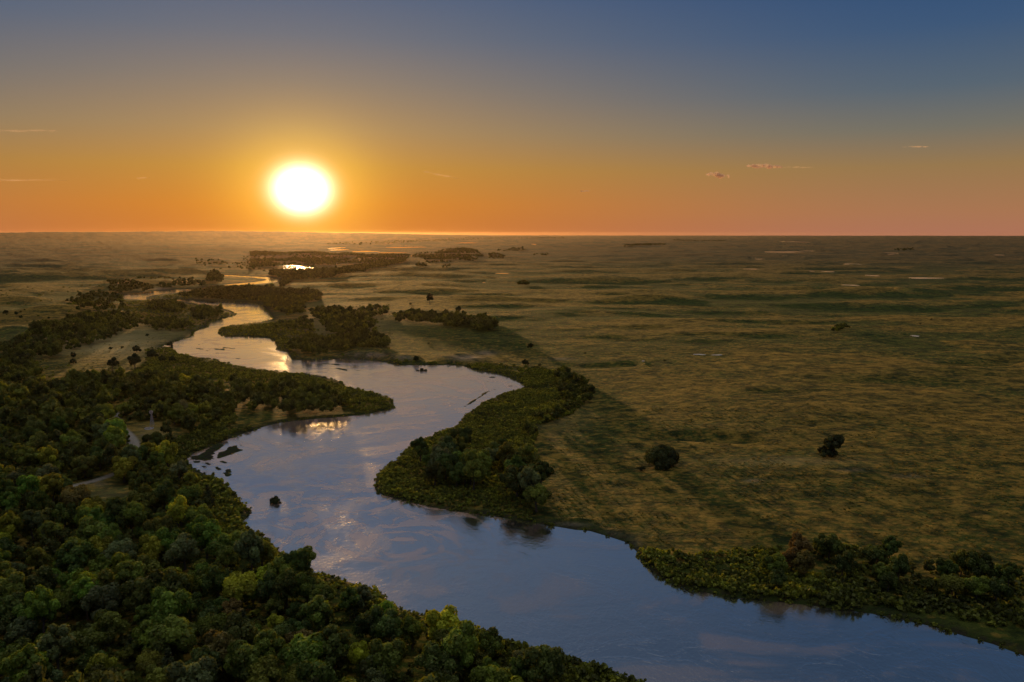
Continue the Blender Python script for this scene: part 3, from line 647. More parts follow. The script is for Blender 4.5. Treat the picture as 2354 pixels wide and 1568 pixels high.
# middle distance
mid_areas = [
 (z1((0,1010),(230,960),(450,850),(700,760),(1050,760),(1200,790),(1200,860),(1050,900),(960,960),(700,1030),(560,1060),(480,1110),(300,1130),(0,1120)), 10.5, .9, 1.15),
 (z1((500,700),(640,600),(860,560),(1050,600),(1060,700),(1030,760),(700,760)), 15, .55, 1.0),
 (z1((560,520),(780,530),(860,540),(640,590)), 20, .6, 1.0),
 (z1((-300,1160),(150,1100),(300,1120),(330,1210),(360,1300),(150,1340),(-300,1380)), 10, .8, 1.0),
 (z1((1270,650),(1500,640),(1600,690),(1560,750),(1280,720)), 11, .85, .9), (z1((1620,720),(1700,700),(1900,710),(1890,760),(1720,805),(1640,770)), 11, .95, .95),
 (z1((1240,810),(1380,790),(1480,810),(1640,840),(1640,885),(1380,895),(1250,870)), 10, .95, 1.0),
 (z1((920,480),(1120,480),(1320,520),(1300,560),(1050,590),(950,570)), 14, .9, 1.1), (z1((1340,520),(1480,490),(1600,470),(1750,490),(1750,515),(1500,525),(1350,545)), 15, .9, 1.1),
 (z1((1770,480),(1800,400),(1860,400),(1910,450),(1900,490)), 14, .95, 1.3),
 (z1((1530,600),(1700,560),(1900,530),(2080,530),(2350,530),(2420,600),(2350,640),(2100,640),(1800,630)), 11, .95, 1.0),
 (z2((0,540),(200,540),(440,560),(610,580),(610,630),(470,650),(460,740),(330,770),(220,720),(130,690),(100,640),(0,640)), 11, .95, 1.05),
 (z2((245,500),(290,460),(335,470),(330,530),(260,530)), 14, .9, 1.2),
 (z2((520,730),(700,715),(850,730),(930,760),(1060,830),(1060,880),(980,925),(740,930),(640,890),(600,800),(530,780)), 10, .92, 1.05),
 (z2((840,740),(940,720),(1050,690),(1170,700),(1185,760),(1050,775),(940,760),(860,780)), 11, .8, 1.0),
 (z2((955,755),(1030,755),(1030,800),(955,800)), 8, 1, .9), (z2((1238,760),(1310,760),(1312,815),(1240,815)), 8, 1, .9),
 (z2((1325,750),(1400,740),(1520,760),(1700,760),(1880,780),(1900,850),(1760,870),(1600,840),(1480,825),(1340,810)), 9, .98, 1.05),
 (z2((1890,810),(2000,790),(2110,830),(2110,880),(2000,900),(1890,880)), 8.5, 1, 1.1),
 (z2((310,1000),(480,960),(700,960),(900,940),(1080,930),(1170,960),(1170,1030),(900,1050),(700,1060),(600,1100),(500,1090),(330,1050)), 9, .9, 1.0),
 (z2((180,840),(500,780),(560,840),(560,900),(300,900)), 11, .5, .8),
 (z2((160,400),(560,380),(700,380),(900,350),(1250,290),(1370,290),(1180,350),(900,400),(700,450),(380,470),(180,440)), 15, .95, 1.3),
 (z2((0,240),(500,235),(900,250),(1370,255),(1370,300),(900,330),(600,360),(560,365),(275,345),(0,370)), 21, .9, 1.25),
 (z2((1370,260),(1600,230),(1830,200),(1950,220),(2010,280),(1900,310),(1550,330),(1480,300)), 28, .95, 1.3),
 (z2((2040,255),(2100,240),(2200,280),(2060,295)), 30, .95, 1.4), (z2((2090,215),(2350,195),(2350,210),(2120,225)), 60, .9, 1.5), (z2((2240,245),(2330,235),(2320,250)), 40, 1, 1.3),
 (z2((-574,300),(-300,320),(0,330),(0,370),(-250,380)), 50, .2, 1.2), (z1((1650,300),(2350,250),(2350,400),(1900,380),(1700,340)), 30, .3, 1.2),
 (z1((1500,430),(1760,470),(1500,480),(1150,470),(1180,450)), 24, .25, 1.0),
 (z2((925,395),(960,380),(1000,400),(990,410)), 20, 1, 1.1), (z2((1415,360),(1440,330),(1515,340),(1520,352),(1440,368)), 22, 1, 1.2), (z2((1640,365),(1660,355),(1710,345),(1712,368)), 20, .8, 1.1),
 ([(1430,565),(1470,559),(1530,560),(1530,563),(1440,569)], 50, .9, 1.4), ([(2054,573),(2100,570),(2100,575),(2060,577)], 45, .9, 1.4), ([(1545,551),(1667,553),(1667,555),(1550,553.5)], 90, .6, 1.6),
 ([(1150,575),(1212,572),(1210,576),(1155,577)], 40, .9, 1.2), ([(1190,655),(1198,648),(1218,650),(1218,655)], 13, .9, 1.15), ([(1225,585),(1260,583),(1258,588),(1226,588)], 40, .8, 1.2),
 ([(1908,757),(1920,746),(1945,744),(1952,752),(1930,758)], 7, .9, .6),
 ([(750,560),(1100,546),(1300,545),(1300,548),(1100,551),(760,566)], 130, .5, 2.2)]
for k, (poly, spc, kp, s_) in enumerate(mid_areas):
    P = scatter(poly, spc * .88, 4, 300 + k, (), .45, kp, 2.0)
    if spc >= 20: P = P[fbm(P[:, 0] / (spc * 7), P[:, 1] / (spc * 9), 277, 3) > .41]
    plant(P, s_ * .58, s_ * .95, 'mid', 400 + k)
trees = [t_ for t_ in trees if t_[1] > 150]
TA = np.array([t_[:4] for t_ in trees]); zones = np.array([t_[4] for t_ in trees])
tpx, tpy = project(TA[:, 0], TA[:, 1], TA[:, 2] + 6 * TA[:, 3])
dist = np.hypot(np.hypot(TA[:, 0], TA[:, 1]), CAM_H)
vis = (tpx > -60) & (tpx < 2420) & (tpy < 1600)
size_px = 10 * TA[:, 3] * F / dist
order = np.argsort(-size_px * vis)
keep_ind = [i for i in order if vis[i]][:300]
rest_ind = np.array(sorted(set(np.nonzero((tpx > -300) & (tpx < 2700))[0]) - set(keep_ind)))
print('trees', len(TA), 'individual', len(keep_ind), 'smallest', size_px[keep_ind[-1]], 'zones', {z: int((zones[keep_ind] == z).sum()) for z in set(zones)})

TONES = [('dark green', (.032, .052, .013), .24), ('olive green', (.056, .076, .014), .26), ('grey-green', (.048, .066, .030), .16), ('mid green', (.050, .088, .015), .20), ('yellow-green', (.115, .14, .015), .14), ('brownish olive', (.066, .056, .020), .02 + .0)]
tp = np.array([t_[2] for t_ in TONES]); tp /= tp.sum()
SHAPE = {'broad': 'broad', 'round': 'rounded', 'tall': 'tall', 'spreading': 'spreading', 'lumpy': 'lumpy', 'small': 'small', 'open': 'open-crowned', 'cone': 'pointed'}
def tree_copy(proto, loc, s_, colr, name, label, cat, group, g, sz=1.0):
    r = bpy.data.objects.new(name, None); C.objects.link(r); r.location = loc; r.rotation_euler = (0, 0, g.uniform(0, 6.28)); r.scale = (s_, s_ * g.uniform(.9, 1.1), s_ * sz)
    r.empty_display_size = .5
    for src in proto[:2]:
        c_ = src.copy(); C.objects.link(c_); c_.parent = r; c_.color = (*colr, 1)
    return tag(r, label, cat, group)
ZN = {'near': 'in the left bank woodland', 'bend': 'on the wooded river bend', 'east': 'in the east bank copse', 'line': 'along the east thicket edge', 'corner': 'by the lower right bank', 'mid': 'beside the middle river'}
ZG = {'near': 'trees of the near left bank woodland', 'bend': 'trees on the wooded river bend', 'east': 'trees of the copse on the east bank', 'line': 'small trees edging the east bank thicket', 'corner': 'trees by the lower right bank', 'mid': 'trees beside the middle river'}
g = np.random.default_rng(77)
used = set()
for i in keep_ind:
    x, y, z, s_ = TA[i]; zn = zones[i]
    w = np.array([1.2, 1.1, 1.0, 1.1, 1.2, .55 if zn == 'near' else .9, .45]); k = g.choice(len(PROTO), p=w / w.sum())
    ti = g.choice(len(TONES), p=tp)
    if zn in ('line', 'corner'): ti = g.choice([0, 0, 1, 5])
    if zn == 'east': ti = g.choice([0, 0, 1, 1, 2])  # darker leaf tones put the copse's backlit shade into the colour
    if abs(tpx[i] - 762) < 14 and abs(tpy[i] - 1528) < 16: ti, k = 4, 4
    if zn == 'near' and abs(tpx[i] - 400) < 8 and abs(tpy[i] - 962) < 8: ti, k = 3, 1
    j = g.uniform(.88, 1.12, 3) * g.uniform(1.0, 1.9); colr = np.array(TONES[ti][1]) * j * (1.32, 1.18, .92)
    zz = z
    lab = f"{SHAPE[PROTO[k][2]]} {TONES[ti][0]} tree {ZN[zn]}, {tpx[i] / 23.53:.0f} percent across, {tpy[i] / 15.68:.0f} percent down"
    if lab in used: lab = f"{SHAPE[PROTO[k][2]]} {TONES[ti][0]} tree {ZN[zn]}, slightly lower, {tpx[i] / 23.53:.0f} percent across, {tpy[i] / 15.68:.0f} down"
    used.add(lab)
    tree_copy(PROTO[k], (x, y, zz), s_, colr, 'broadleaf_tree', lab, 'tree', ZG[zn], g, g.uniform(.88, 1.15))

r_ = rest_ind; hue = np.clip(g.normal(.2, .2, len(r_)), 0, 1); hue[dist[r_] > 1500] *= .2
mass('distant_woodland', LOW + LOW2, TA[r_, :3], TA[r_, 3] * 1.0, hue, 'dark woods and tree belts along the middle and far river', seed=9, pick=np.where(dist[r_] > 1500, len(LOW), 0) + g.integers(0, 4, len(r_)))

# cedars near the bottom
for k, (a, b, s_) in enumerate(((405,1478,1.0),(388,1548,1.1),(520,1480,.9),(560,1440,.9),(905,1500,.9),(478,1155,1.25),(470,1205,1.0),(612,1530,.9),(300,1500,.9))):
    q = ground(a, b, 4); q = np.array([q[0], q[1]]); z = float(height(q[:1], q[1:])[0])
    tree_copy(CEDAR, (q[0], q[1], z), s_, np.array((.04, .05, .018)) * g.uniform(.8, 1.3), 'cedar_tree',
              f"narrow pointed dark cedar among round trees, {a / 23.53:.0f} percent across and {b / 15.68:.0f} percent down the photo", 'tree', 'cedars in the left bank woodland', g)

# thickets on the banks and point bars
def near_water(a, b, w):  # fringe of shrubs that follows the bank
    return None
TH = [
 (z6((215,1180),(230,1050),(330,940),(430,890),(440,830),(560,760),(720,690),(800,660),(890,620),(930,570),(1010,510),(1100,450),(1220,380),(1400,340),(1480,300),(1430,250),(1460,200),(1560,160),(1720,170),(1900,230),(2030,350),
     (1980,430),(1830,540),(1570,620),(1560,730),(1500,850),(1450,940),(1500,1100),(1560,1300),(1480,1400),(1200,1370),(900,1320),(600,1270),(380,1230)), 2.0, .82, 1, .42, .98),
 ([(430,1000),(505,960),(520,930),(640,960),(640,968),(560,990),(500,1012),(430,1040),(425,1060),(440,1085),(490,1100),(530,1125),(575,1170),(560,1190),(600,1225),(640,1262),(660,1290),(760,1325),(860,1360),(905,1395),(990,1412),(1060,1432),
   (1130,1462),(1250,1500),(1360,1525),(1500,1580),(1560,1640),(1000,1700),(1100,1500),(900,1430),(760,1360),(600,1300),(480,1240),(470,1150),(400,1080),(385,1010)], 2.6, 1.15, 2, .42, .95),
 ([(405,812),(480,826),(590,849),(700,860),(780,882),(860,902),(905,925),(900,936),(820,950),(790,930),(770,900),(700,886),(560,872),(430,864),(300,860),(330,835),(380,815)], 2.7, .85, 3, .5, .8),
 (za((440,240),(520,250),(680,270),(820,260),(1000,235),(1150,230),(1100,300),(1200,370),(1500,370),(1500,440),(1380,470),(1150,470),(950,480),(800,460),(640,425),(540,370),(470,300)), 2.2, 1.1, 4, .5, .98),
 (za((1300,200),(1900,330),(2354,330),(2354,640),(1900,560),(1400,510),(1200,480),(1400,400)), 2.8, 1.1, 5, .12, .8),
 (z2((0,850),(200,830),(480,790),(560,900),(500,960),(330,1000),(420,1110),(360,1140),(300,1080),(225,1050),(200,1000),(0,950)), 4.2, .9, 6, .5, .75),
 (z1((1870,940),(1900,880),(2100,850),(2350,830),(2400,900),(2350,960),(2100,955)), 4.0, .9, 7, .5, .8),
 (z1((1640,905),(1790,860),(1830,810),(2020,770),(1900,730),(1700,690),(1300,650),(1060,640),(1060,760),(1230,800),(1300,900)), 5.0, .85, 8, .45, .5),
 (z1((1250,628),(1500,590),(1800,550),(2350,500),(2350,540),(1900,570),(1550,640),(1300,640)), 6.0, .9, 9, .4, .5),
 ([(1060,842),(1110,850),(1160,862),(1200,880),(1250,880),(1300,862),(1240,842),(1150,834),(1090,832)], 3.0, .8, 10, .45, .7),
 ([(790,828),(900,838),(1060,840),(1060,834),(900,826),(800,820)], 3.2, .8, 11, .5, .6),
 (z1((-50,1130),(300,1140),(340,1230),(400,1320),(900,1260),(1250,1230),(1250,1290),(900,1330),(0,1420),(-50,1300)), 3.4, .95, 12, .4, .6),
 (z1((1250,1050),(1430,1050),(1500,1090),(1640,1130),(1700,1170),(1400,1240),(1240,1180)), 3.2, .9, 13, .45, .7),
 ([(1255,1206),(1300,1212),(1350,1219),(1440,1244),(1465,1262),(1475,1292),(1500,1318),(1485,1268),(1455,1244),(1420,1237),(1340,1214)], 2.6, .5, 14, .5, .45),
 (z6((380,1230),(600,1270),(900,1320),(1200,1372),(1480,1410),(1700,1440),(1700,1465),(1480,1440),(1200,1392),(900,1345),(600,1295)), 2.4, .7, 15, .35, .9),
]
PS, SS, HS = [], [], []
g = np.random.default_rng(31)
for (poly, spc, s_, seed, hu, kp) in TH:
    hl = CLEAR
    P = scatter(poly, spc, 1.0, 500 + seed, hl, .48, kp, 1.6)
    nn = fbm(P[:, 0] / 16, P[:, 1] / 16, 88, 3); m = g.random(len(P)) < np.clip(nn * 2.6 - .15, .2, 1); P = P[m]; nn = nn[m]
    PS.append(P); SS.append(s_ * g.uniform(.65, 1.3, len(P)) * (.6 + .8 * nn)); HS.append(np.clip(hu + g.normal(0, .16, len(P)) + (nn - .5) * .5, 0, 1))
# undergrowth below the woods and loose brush over the flats
for (poly, spc, s_, seed, hu, kp) in ((FOREST, 4.6, 1.2, 41, .2, .75), ([(0,820),(500,840),(560,870),(0,900)], 7, .7, 42, .35, .3), (z2((500,720),(1200,680),(1200,1120),(500,1120)), 11, .8, 43, .3, .35),
                                       (z6((1500,600),(2000,400),(2000,700),(1600,900)), 9, .35, 44, .3, .25), (z1((0,560),(1000,480),(1000,800),(0,900)), 17, 1.1, 45, .2, .12)):
    P = scatter(poly, spc, 1.0, 600 + seed, CLEAR, .48, kp, 2); PS.append(P); SS.append(s_ * g.uniform(.6, 1.4, len(P))); HS.append(np.clip(hu + g.normal(0, .15, len(P)), 0, 1))
# fringe right on the waterline
m = []
n_riv = len(RIV)
for i in range(n_riv):
    a = RIV[i]; b_ = RIV[(i + 1) % n_riv]; L = np.linalg.norm(b_ - a)
    if L > 300 or np.hypot(*a) > 1500: continue
    for j in range(int(L / 1.9) + 1):
        q = a + (b_ - a) * g.random() + g.normal(size=2) * .9
        m.append(q)
m = np.array(m); s = river_sdf(m[:, 0], m[:, 1]); fpx, fpy = project(m[:, 0], m[:, 1], np.zeros(len(m)))
cutbank = ((np.abs(fpx - 1370) < 95) & (np.abs(fpy - 1225) < 30)) | ((np.abs(fpx - 845) < 60) & (np.abs(fpy - 826) < 8))
ok = (s > -.4) & (m[:, 1] > 170) & ~(cutbank & (g.random(len(m)) < .8)) & ~((fpx < 640) & (fpx > 500) & (np.abs(fpy - 990) < 30) & (g.random(len(m)) < .5)); m = m[ok]
PS.append(np.stack([m[:, 0], m[:, 1], height(m[:, 0], m[:, 1]) - .1], -1)); SS.append(g.uniform(.35, .75, len(m))); HS.append(np.clip(g.normal(.35, .15, len(m)), 0, 1))
PS = np.vstack(PS); SS = np.concatenate(SS); HS = np.concatenate(HS)
print('shrubs', len(PS))
mass('shrub_thicket', SLOW, PS, SS, HS, 'dense low willow and shrub thicket covering the river banks', seed=10)

TM, n = new_mat('dry_grass')
hue = n('ShaderNodeAttribute', attribute_name='hue').outputs['Fac']; cc = n.ramp(hue, [(0, (.03, .045, .012)), (.4, (.07, .08, .018)), (.7, (.19, .15, .035)), (1, (.34, .24, .05))])
n('ShaderNodeOutputMaterial', {0: n('ShaderNodeMixShader', {0: .35, 1: n('ShaderNodeBsdfDiffuse', {'Color': cc}).outputs[0], 2: n('ShaderNodeBsdfTranslucent', {'Color': cc}).outputs[0]}).outputs[0]})
def tuft_proto(seed):
    g = np.random.default_rng(seed); k = 14; d_ = rand_dirs(g, k); d_[:, 2] = np.abs(d_[:, 2]); P = d_ * (.85, .85, .3); nr = d_ + rand_dirs(g, k) * .5; nr /= np.linalg.norm(nr, axis=1)[:, None]
    V, Fc = quads(P, nr, g.uniform(.22, .4, k), g); return V, Fc, np.repeat(g.uniform(.3, 1, k), 4)
TP, TS, TH_ = [], [], []
for (poly, spc, s_, kp, sd) in (([(1300,1195),(1480,1225),(1520,1265),(1800,1235),(2000,1290),(2353,1330),(2500,1400),(2500,1060),(1250,1060),(1230,1120)], 2.4, .55, .6, 1), ([(1250,1060),(2600,1060),(2600,940),(1330,940),(1250,1000)], 3.4, .7, .5, 2), ([(100,860),(120,830),(240,790),(420,765),(380,810),(300,860)], 4.5, .8, .4, 4)):
    P = scatter(poly, spc, 0, 700 + sd, (), .5, kp, 5); nn = fbm(P[:, 0] / 13, P[:, 1] / 9, 188, 4); m = g.random(len(P)) < np.clip((nn - .36) * 4, .06, 1); P = P[m]
    TP.append(P); TS.append(s_ * g.uniform(.5, 1.3, len(P))); TH_.append(np.clip(g.choice([.45, .85], len(P), p=[.45, .55]) + g.normal(0, .15, len(P)), 0, 1))
TP = np.vstack(TP); print('tufts', len(TP))
tb = mass('grass_tufts', [tuft_proto(900 + i) for i in range(5)], TP, np.concatenate(TS), np.concatenate(TH_), 'golden and green grass tussocks over the near prairie', seed=12); tb.data.materials[0] = TM

# single shrubs standing apart
def P_(a, b): return a, b
BUSH = [(1474,1078,2.6,'low scrub patch at the left foot of the large meadow bush'),
        
        (633,1150,2.7,'round green bush growing alone in the near river water'),(391,793,3.2,'round bush growing in the shallow edge of the far pool'),(525,832,1.6,'dark low bush in the water of the middle pool'),
        (960,850,1.9,'left half of the shrubby islet in the pale pool'),(969,850,2.1,'middle bush of the shrubby islet in the pale pool'),(978,851,1.7,'right end bush of the shrubby islet in the pale pool'),
        (168,820,3.2,'upper of two dark bushes on the pale west meadow'),(168,834,2.8,'lower of two dark bushes on the pale west meadow'),(254,801,2.6,'dark bush alone in the middle of the pale west meadow'),
        (281,799,1.8,'small flat bush right of the lone pale meadow bush'),(338,771,2.6,'flat dark bush at the top of the pale meadow'),(314,806,4.2,'rounded bush where the pale meadow meets the bank'),
        (350,818,5.2,'largest dark bush on the meadow edge by the far pool'),(373,828,3.6,'bush between the two meadow edge bushes by the pool'),(396,828,3.3,'small dark bush nearest the pool on the meadow edge'),
        (58,825,5.8,'large round dark bush at the left end of the pale meadow'),(72,834,3.6,'low bush at the right foot of the large left end bush'),(13,719,3.6,'leftmost dark bush on the western sandhill'),(37,722,3.0,'second dark bush on the western sandhill'),
        (48,730,2.6,'low bush patch below the sandhill bushes'),(112,731,2.4,'small bush on the sandhill slope'),(1207,836,3.4,'dark bush on the bank above the river bend'),(1240,840,1.9,'small dark bush beside the gully on the terrace'),
        (1106,953,2.2,'dark bush within the east bank thicket'),(1170,924,2.0,'small dark bush in the upper east thicket'),(1236,908,1.6,'tiny dark bush in the upper right thicket'),(1219,980,2.4,'dark bush at the meadow side of the east thicket'),
        (1219,798,3.4,'bush on the rim of the gully right of the river'),(825,928,2.0,'small dark bush near the tip of the wooded bend'),(956,827,2.8,'bush on the bank above the shrubby islet'),
        (943,700,2.4,'tiny dark bush left of the tall lone prairie tree'),(1001,1076,2.2,'bush in the lower copse edge of the east bank'),(985,790,1.6,'tiny bush on the green flat below the tree belt'),
        (1345,812,1.4,'tiny dark bush on the golden prairie'),(2140,735,1.6,'tiny dark bush on the right prairie'),(2115,745,1.4,'small bush left of the small right pond'),(1527,829,1.2,'dot-like bush on the prairie by small ponds')]
V, Fc, tt = crown(301, 9.4, 6.0, 4.4, 20, 8500, .34, .2); mb = mesh_obj('foliage', V, Fc, LEAF, attrs={'tint': tt}); V, Fc = trunk(302, 8, .4, 8); mt = mesh_obj('stem', V, Fc, BARK); hide(mb); hide(mt)
q = survey(1522, 1066, 1.0)[0]; tree_copy((mb, mt), (q[0], q[1], float(height(q[:1], q[1:])[0]) - .4), 1.0, np.array((.045, .055, .016)), 'bush', 'large dark domed bush standing alone in the east meadow', 'bush', None, np.random.default_rng(5))
V, Fc, tt = crown(303, 5.2, 4.6, 7.4, 17, 3400, .32, .3); V2, F2, t2 = crown(304, 5.6, 2.9, 2.4, 16, 2600, .3, .1); F2 = F2 + len(V); V2 = V2 + (-2.2, 0, 0)
lc = mesh_obj('crown', np.vstack([V, V2]), np.vstack([Fc, F2]), LEAF, attrs={'tint': np.concatenate([tt, t2])}); V, Fc = trunk(305, 12, .42, 5); lt = mesh_obj('trunk', V, Fc, BARK); hide(lc); hide(lt)
q = survey(1912, 1046, 1.0)[0]; r0 = tree_copy((lc, lt), (q[0], q[1], float(height(q[:1], q[1:])[0]) - .2), 1.05, np.array((.042, .05, .016)), 'lone_tree', 'lone leaning tree with a ragged crown in the right meadow', 'tree', None, np.random.default_rng(5)); r0.rotation_euler = (0, .08, 0)
for (a, b, r_m, lab) in BUSH:
    q = survey(a, b, r_m * .4)[0]; z = max(float(height(q[:1], q[1:])[0]), -.1)
    if a in (960, 969, 978, 525, 633, 391): z = -.75
    if a == 633: z = -1.45
    big_ = r_m > 2.6
    if big_:
        rx = 3.3; s_ = r_m / rx; o = tree_copy((PROTO[5][0], PROTO[5][1]), (q[0], q[1], z - 1.1 * s_), s_, np.array((.03, .038, .013)) * g.uniform(.8, 1.25), 'bush', lab, 'bush', None, g, g.uniform(.85, 1.0))
    else:
        k = int(g.integers(0, 4)); s_ = r_m / (1.5 + .25 * k); o = tree_copy(SH[k], (q[0], q[1], z), s_, np.array((.034, .044, .014)) * g.uniform(.8, 1.3), 'bush', lab, 'bush', None, g, g.uniform(.85, 1.15))
for (a, b, s_, k, lab) in ((988,690,1.5,2,'tall lone tree standing out on the middle prairie'),(1053,713,1.0,1,'small tree poking above the prairie tree belt'),
                            (257,840,1.0,6,'thin open tree at the lower edge of the pale meadow'),(309,833,1.25,1,'dark full tree at the lower edge of the pale meadow'),):
    q = survey(a, b, 5 * s_)[0]; z = float(height(q[:1], q[1:])[0])
    tree_copy(PROTO[k], (q[0], q[1], z), s_, np.array((.03, .038, .014)), 'lone_tree', lab, 'tree', None, g)

# ------------------------------------------------------------------ windmill, tank
met, n = new_mat('galvanised_metal'); b = n('ShaderNodeBsdfPrincipled', {'Base Color': n.mix(n.noise(n('ShaderNodeTexCoord').outputs['Object'], 3.0), (.35, .34, .36), (.6, .58, .6)), 'Metallic': .5, 'Roughness': .5}); n('ShaderNodeOutputMaterial', {0: b.outputs[0]})
q = ground(350, 984, 0); z = float(height(q[:1], q[1:])[0])
wmill = bpy.data.objects.new('windmill', None); C.objects.link(wmill); wmill.location = (q[0], q[1], z)
tag(wmill, 'small galvanised farm windmill on a lattice tower in the woodland clearing', 'windmill')
HT = 8.2; parts = []
leg = lambda sx, sy, h: np.array([sx * (1.05 - .85 * h / HT), sy * (1.05 - .85 * h / HT), h])
for sx in (-1, 1):
    for sy in (-1, 1):
        V, Fc = tube([leg(sx, sy, -.3), leg(sx, sy, HT)], [.10, .08], 5); mesh_obj('tower_leg', V, Fc, met, wmill)
hs = np.linspace(.2, HT, 6)
for a, b_ in zip(hs[:-1], hs[1:]):
    cs = [(-1, -1), (1, -1), (1, 1), (-1, 1)]
    for k in range(4):
        c0, c1 = cs[k], cs[(k + 1) % 4]
        parts.append(tube([leg(*c0, a), leg(*c1, b_)], [.045, .045], 4)); parts.append(tube([leg(*c1, a), leg(*c0, b_)], [.045, .045], 4)); parts.append(tube([leg(*c0, b_), leg(*c1, b_)], [.05, .05], 4))
V, Fc = join(parts); mesh_obj('tower_bracing', V, Fc, met, wmill)
parts = []
for k in range(16):
    a = 2 * math.pi * k / 16; u = np.array([math.cos(a), 0, math.sin(a)]); v = np.array([-math.sin(a), .35, math.cos(a)])
    c0 = np.array([0, -.55, HT + .75]); q4 = [c0 + u * .35 - v * .07, c0 + u * .35 + v * .07, c0 + u * 1.25 + v * .2, c0 + u * 1.25 - v * .2]
    q8 = np.array(q4 + [p + np.array([0, .03, 0]) for p in q4]); parts.append((q8, np.array([(0, 1, 2, 3), (7, 6, 5, 4), (0, 4, 5, 1), (1, 5, 6, 2), (2, 6, 7, 3), (3, 7, 4, 0)])))
V, Fc = join(parts); mesh_obj('wind_wheel', V, Fc, met, wmill)
V, Fc = tube([(0, -.6, HT + .75), (0, .4, HT + .75), (0, 1.3, HT + .75)], [.13, .12, .04]); mesh_obj('gearbox', V, Fc, met, wmill)
V = np.array([(x, y, HT + .75 + zz) for x in (-.02, .02) for (y, zz) in ((1.1, -.25), (1.1, .25), (2.1, .5), (2.1, -.5))]); mesh_obj('tail_vane', V, [(0, 1, 2, 3), (7, 6, 5, 4), (0, 4, 5, 1), (1, 5, 6, 2), (2, 6, 7, 3), (3, 7, 4, 0)], met, wmill)
q = ground(343, 990, 0); z = float(height(q[:1], q[1:])[0])
k = 28; a = np.linspace(0, 2 * math.pi, k, endpoint=False)
prof = [(2.6, -.2), (2.6, .6), (2.5, .62), (2.45, .55), (2.45, .45)]
V = np.array([(r0 * math.cos(t_), r0 * math.sin(t_), zz) for (r0, zz) in prof for t_ in a]); Fc = [(i * k + j, i * k + (j + 1) % k, (i + 1) * k + (j + 1) % k, (i + 1) * k + j) for i in range(4) for j in range(k)]
tank = bpy.data.objects.new('water_tank', None); C.objects.link(tank); tank.location = (q[0], q[1], z); tag(tank, 'low round metal stock tank filled with water below the windmill', 'tank')
mesh_obj('tank_wall', V, Fc, met, tank)
V = np.array([(0, 0, .47)] + [(2.46 * math.cos(t_), 2.46 * math.sin(t_), .47) for t_ in a]); me = bpy.data.meshes.new('tank_water'); me.from_pydata([tuple(v) for v in V], [], [(0, 1 + j, 1 + (j + 1) % k) for j in range(k)]); me.materials.append(wm)
o = bpy.data.objects.new('tank_water', me); C.objects.link(o); o.parent = tank

# ------------------------------------------------------------------ clouds
def cloud_mat(name, alpha, through=.5):
    m, n = new_mat(name)
    tc = n('ShaderNodeTexCoord').outputs['Object']
    nz = n.noise(tc, .0016, 5, .6)
    lw = n('ShaderNodeLayerWeight', {'Blend': .5}).outputs['Facing']
    f = n.math('MULTIPLY', n.rng(lw, .95, .25), n.rng(nz, .22, .5), clamp=True); f = n.math('MULTIPLY', f, alpha)
    dfc = n('ShaderNodeBsdfDiffuse', {'Color': (.8, .65, .5, 1)}); trl = n('ShaderNodeBsdfTranslucent', {'Color': (.95, .8, .6, 1)})
    s = n('ShaderNodeMixShader', {0: through, 1: dfc.outputs[0], 2: trl.outputs[0]}); tr = n('ShaderNodeBsdfTransparent')
    s = n('ShaderNodeMixShader', {0: f, 1: tr.outputs[0], 2: s.outputs[0]}); n('ShaderNodeOutputMaterial', {0: s.outputs[0]}); return m
CM = cloud_mat('cloud_puff', .5, .45); CW = cloud_mat('cloud_wisp', .075, .95)
DC = 90000.0
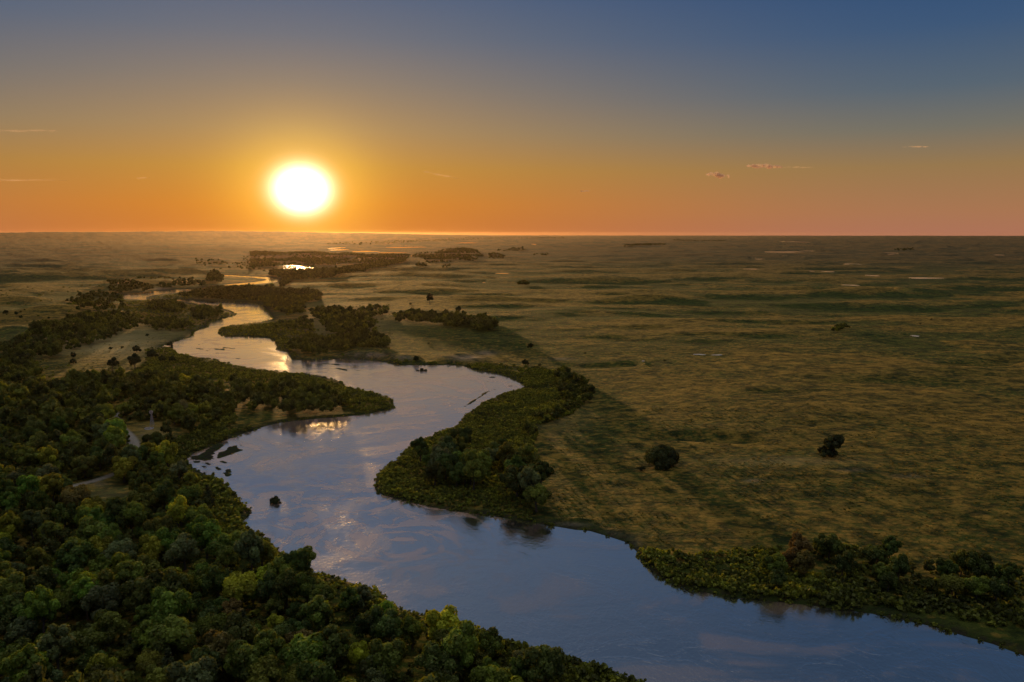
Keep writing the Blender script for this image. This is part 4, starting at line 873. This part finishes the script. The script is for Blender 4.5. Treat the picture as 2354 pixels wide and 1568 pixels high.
def cloud(a, b, w, h, mat, seed, label, tilt=0.0):
    g = np.random.default_rng(seed); u = (a - CX) / F; v = -(b - CY) / F; k_ = DC / (cp + v * sp)
    c_ = np.array([u * k_, DC, CAM_H + (-sp + v * cp) * k_]); sx = w / F * k_; sz = h / F * k_
    parts = []
    for j in range(int(7 + w / 6)):
        t_ = g.uniform(-1, 1); e = 1 - .75 * t_ * t_
        ctr = np.array([t_ * sx, g.uniform(-.3, .3) * sx * .3, g.uniform(-.2, .5) * sz * e + t_ * tilt * sx]); rx, rz = sx * g.uniform(.14, .3) * e, sz * g.uniform(.35, .7) * e
        lat, lon = 9, 16; vs = []
        for p in range(lat):
            ph = math.pi * (p + .5) / lat
            for o_ in range(lon):
                t2 = 2 * math.pi * o_ / lon; q_ = g.uniform(.9, 1.1); vs.append(ctr + q_ * np.array([rx * math.cos(t2) * math.sin(ph), rx * .6 * math.sin(t2) * math.sin(ph), rz * math.cos(ph)]))
        parts.append((np.array(vs), np.array([(p * lon + o_, p * lon + (o_ + 1) % lon, (p + 1) * lon + (o_ + 1) % lon, (p + 1) * lon + o_) for p in range(lat - 1) for o_ in range(lon)])))
    V, Fc = join(parts); o = mesh_obj('cloud', V, Fc, mat, smooth=True); o.location = c_
    tag(o, label, 'cloud')
cloud(1650, 404, 30, 9, CM, 1, 'small brownish cloud puff low in the right sky', -.1); cloud(1752, 384, 46, 9, CM, 2, 'longer ragged cloud just right of the small puff')
cloud(1835, 385, 40, 2.5, CW, 3, 'faint tail trailing right from the ragged cloud'); cloud(1343, 440, 13, 3, CM, 4, 'tiny faint cloud speck right of the sun over the plain')
cloud(1010, 402, 48, 3, CW, 5, 'thin wispy streak right of the setting sun', -.22); cloud(2108, 338, 34, 3.5, CW, 6, 'faint wisp high at the far right')
cloud(60, 301, 70, 4, CW, 7, 'pale streak in the sky at the far left edge'); cloud(60, 415, 90, 3, CW, 8, 'lower faint streak at the far left edge'); cloud(328, 410, 20, 3, CW, 9, 'tiny faint wisp between left streak and sun')

# ------------------------------------------------------------------ render settings
sc.view_settings.view_transform = 'Standard'; sc.view_settings.look = 'None'; sc.view_settings.exposure = 0.0; sc.view_settings.gamma = 1.0
sc.render.engine = 'CYCLES'; cy = sc.cycles
cy.use_denoising = True; cy.use_adaptive_sampling = False; cy.sample_clamp_direct = 12.0; cy.max_bounces = 6; cy.diffuse_bounces = 2; cy.glossy_bounces = 3; cy.transmission_bounces = 3; cy.volume_bounces = 0; cy.transparent_max_bounces = 24
cy.sample_clamp_indirect = 6.0
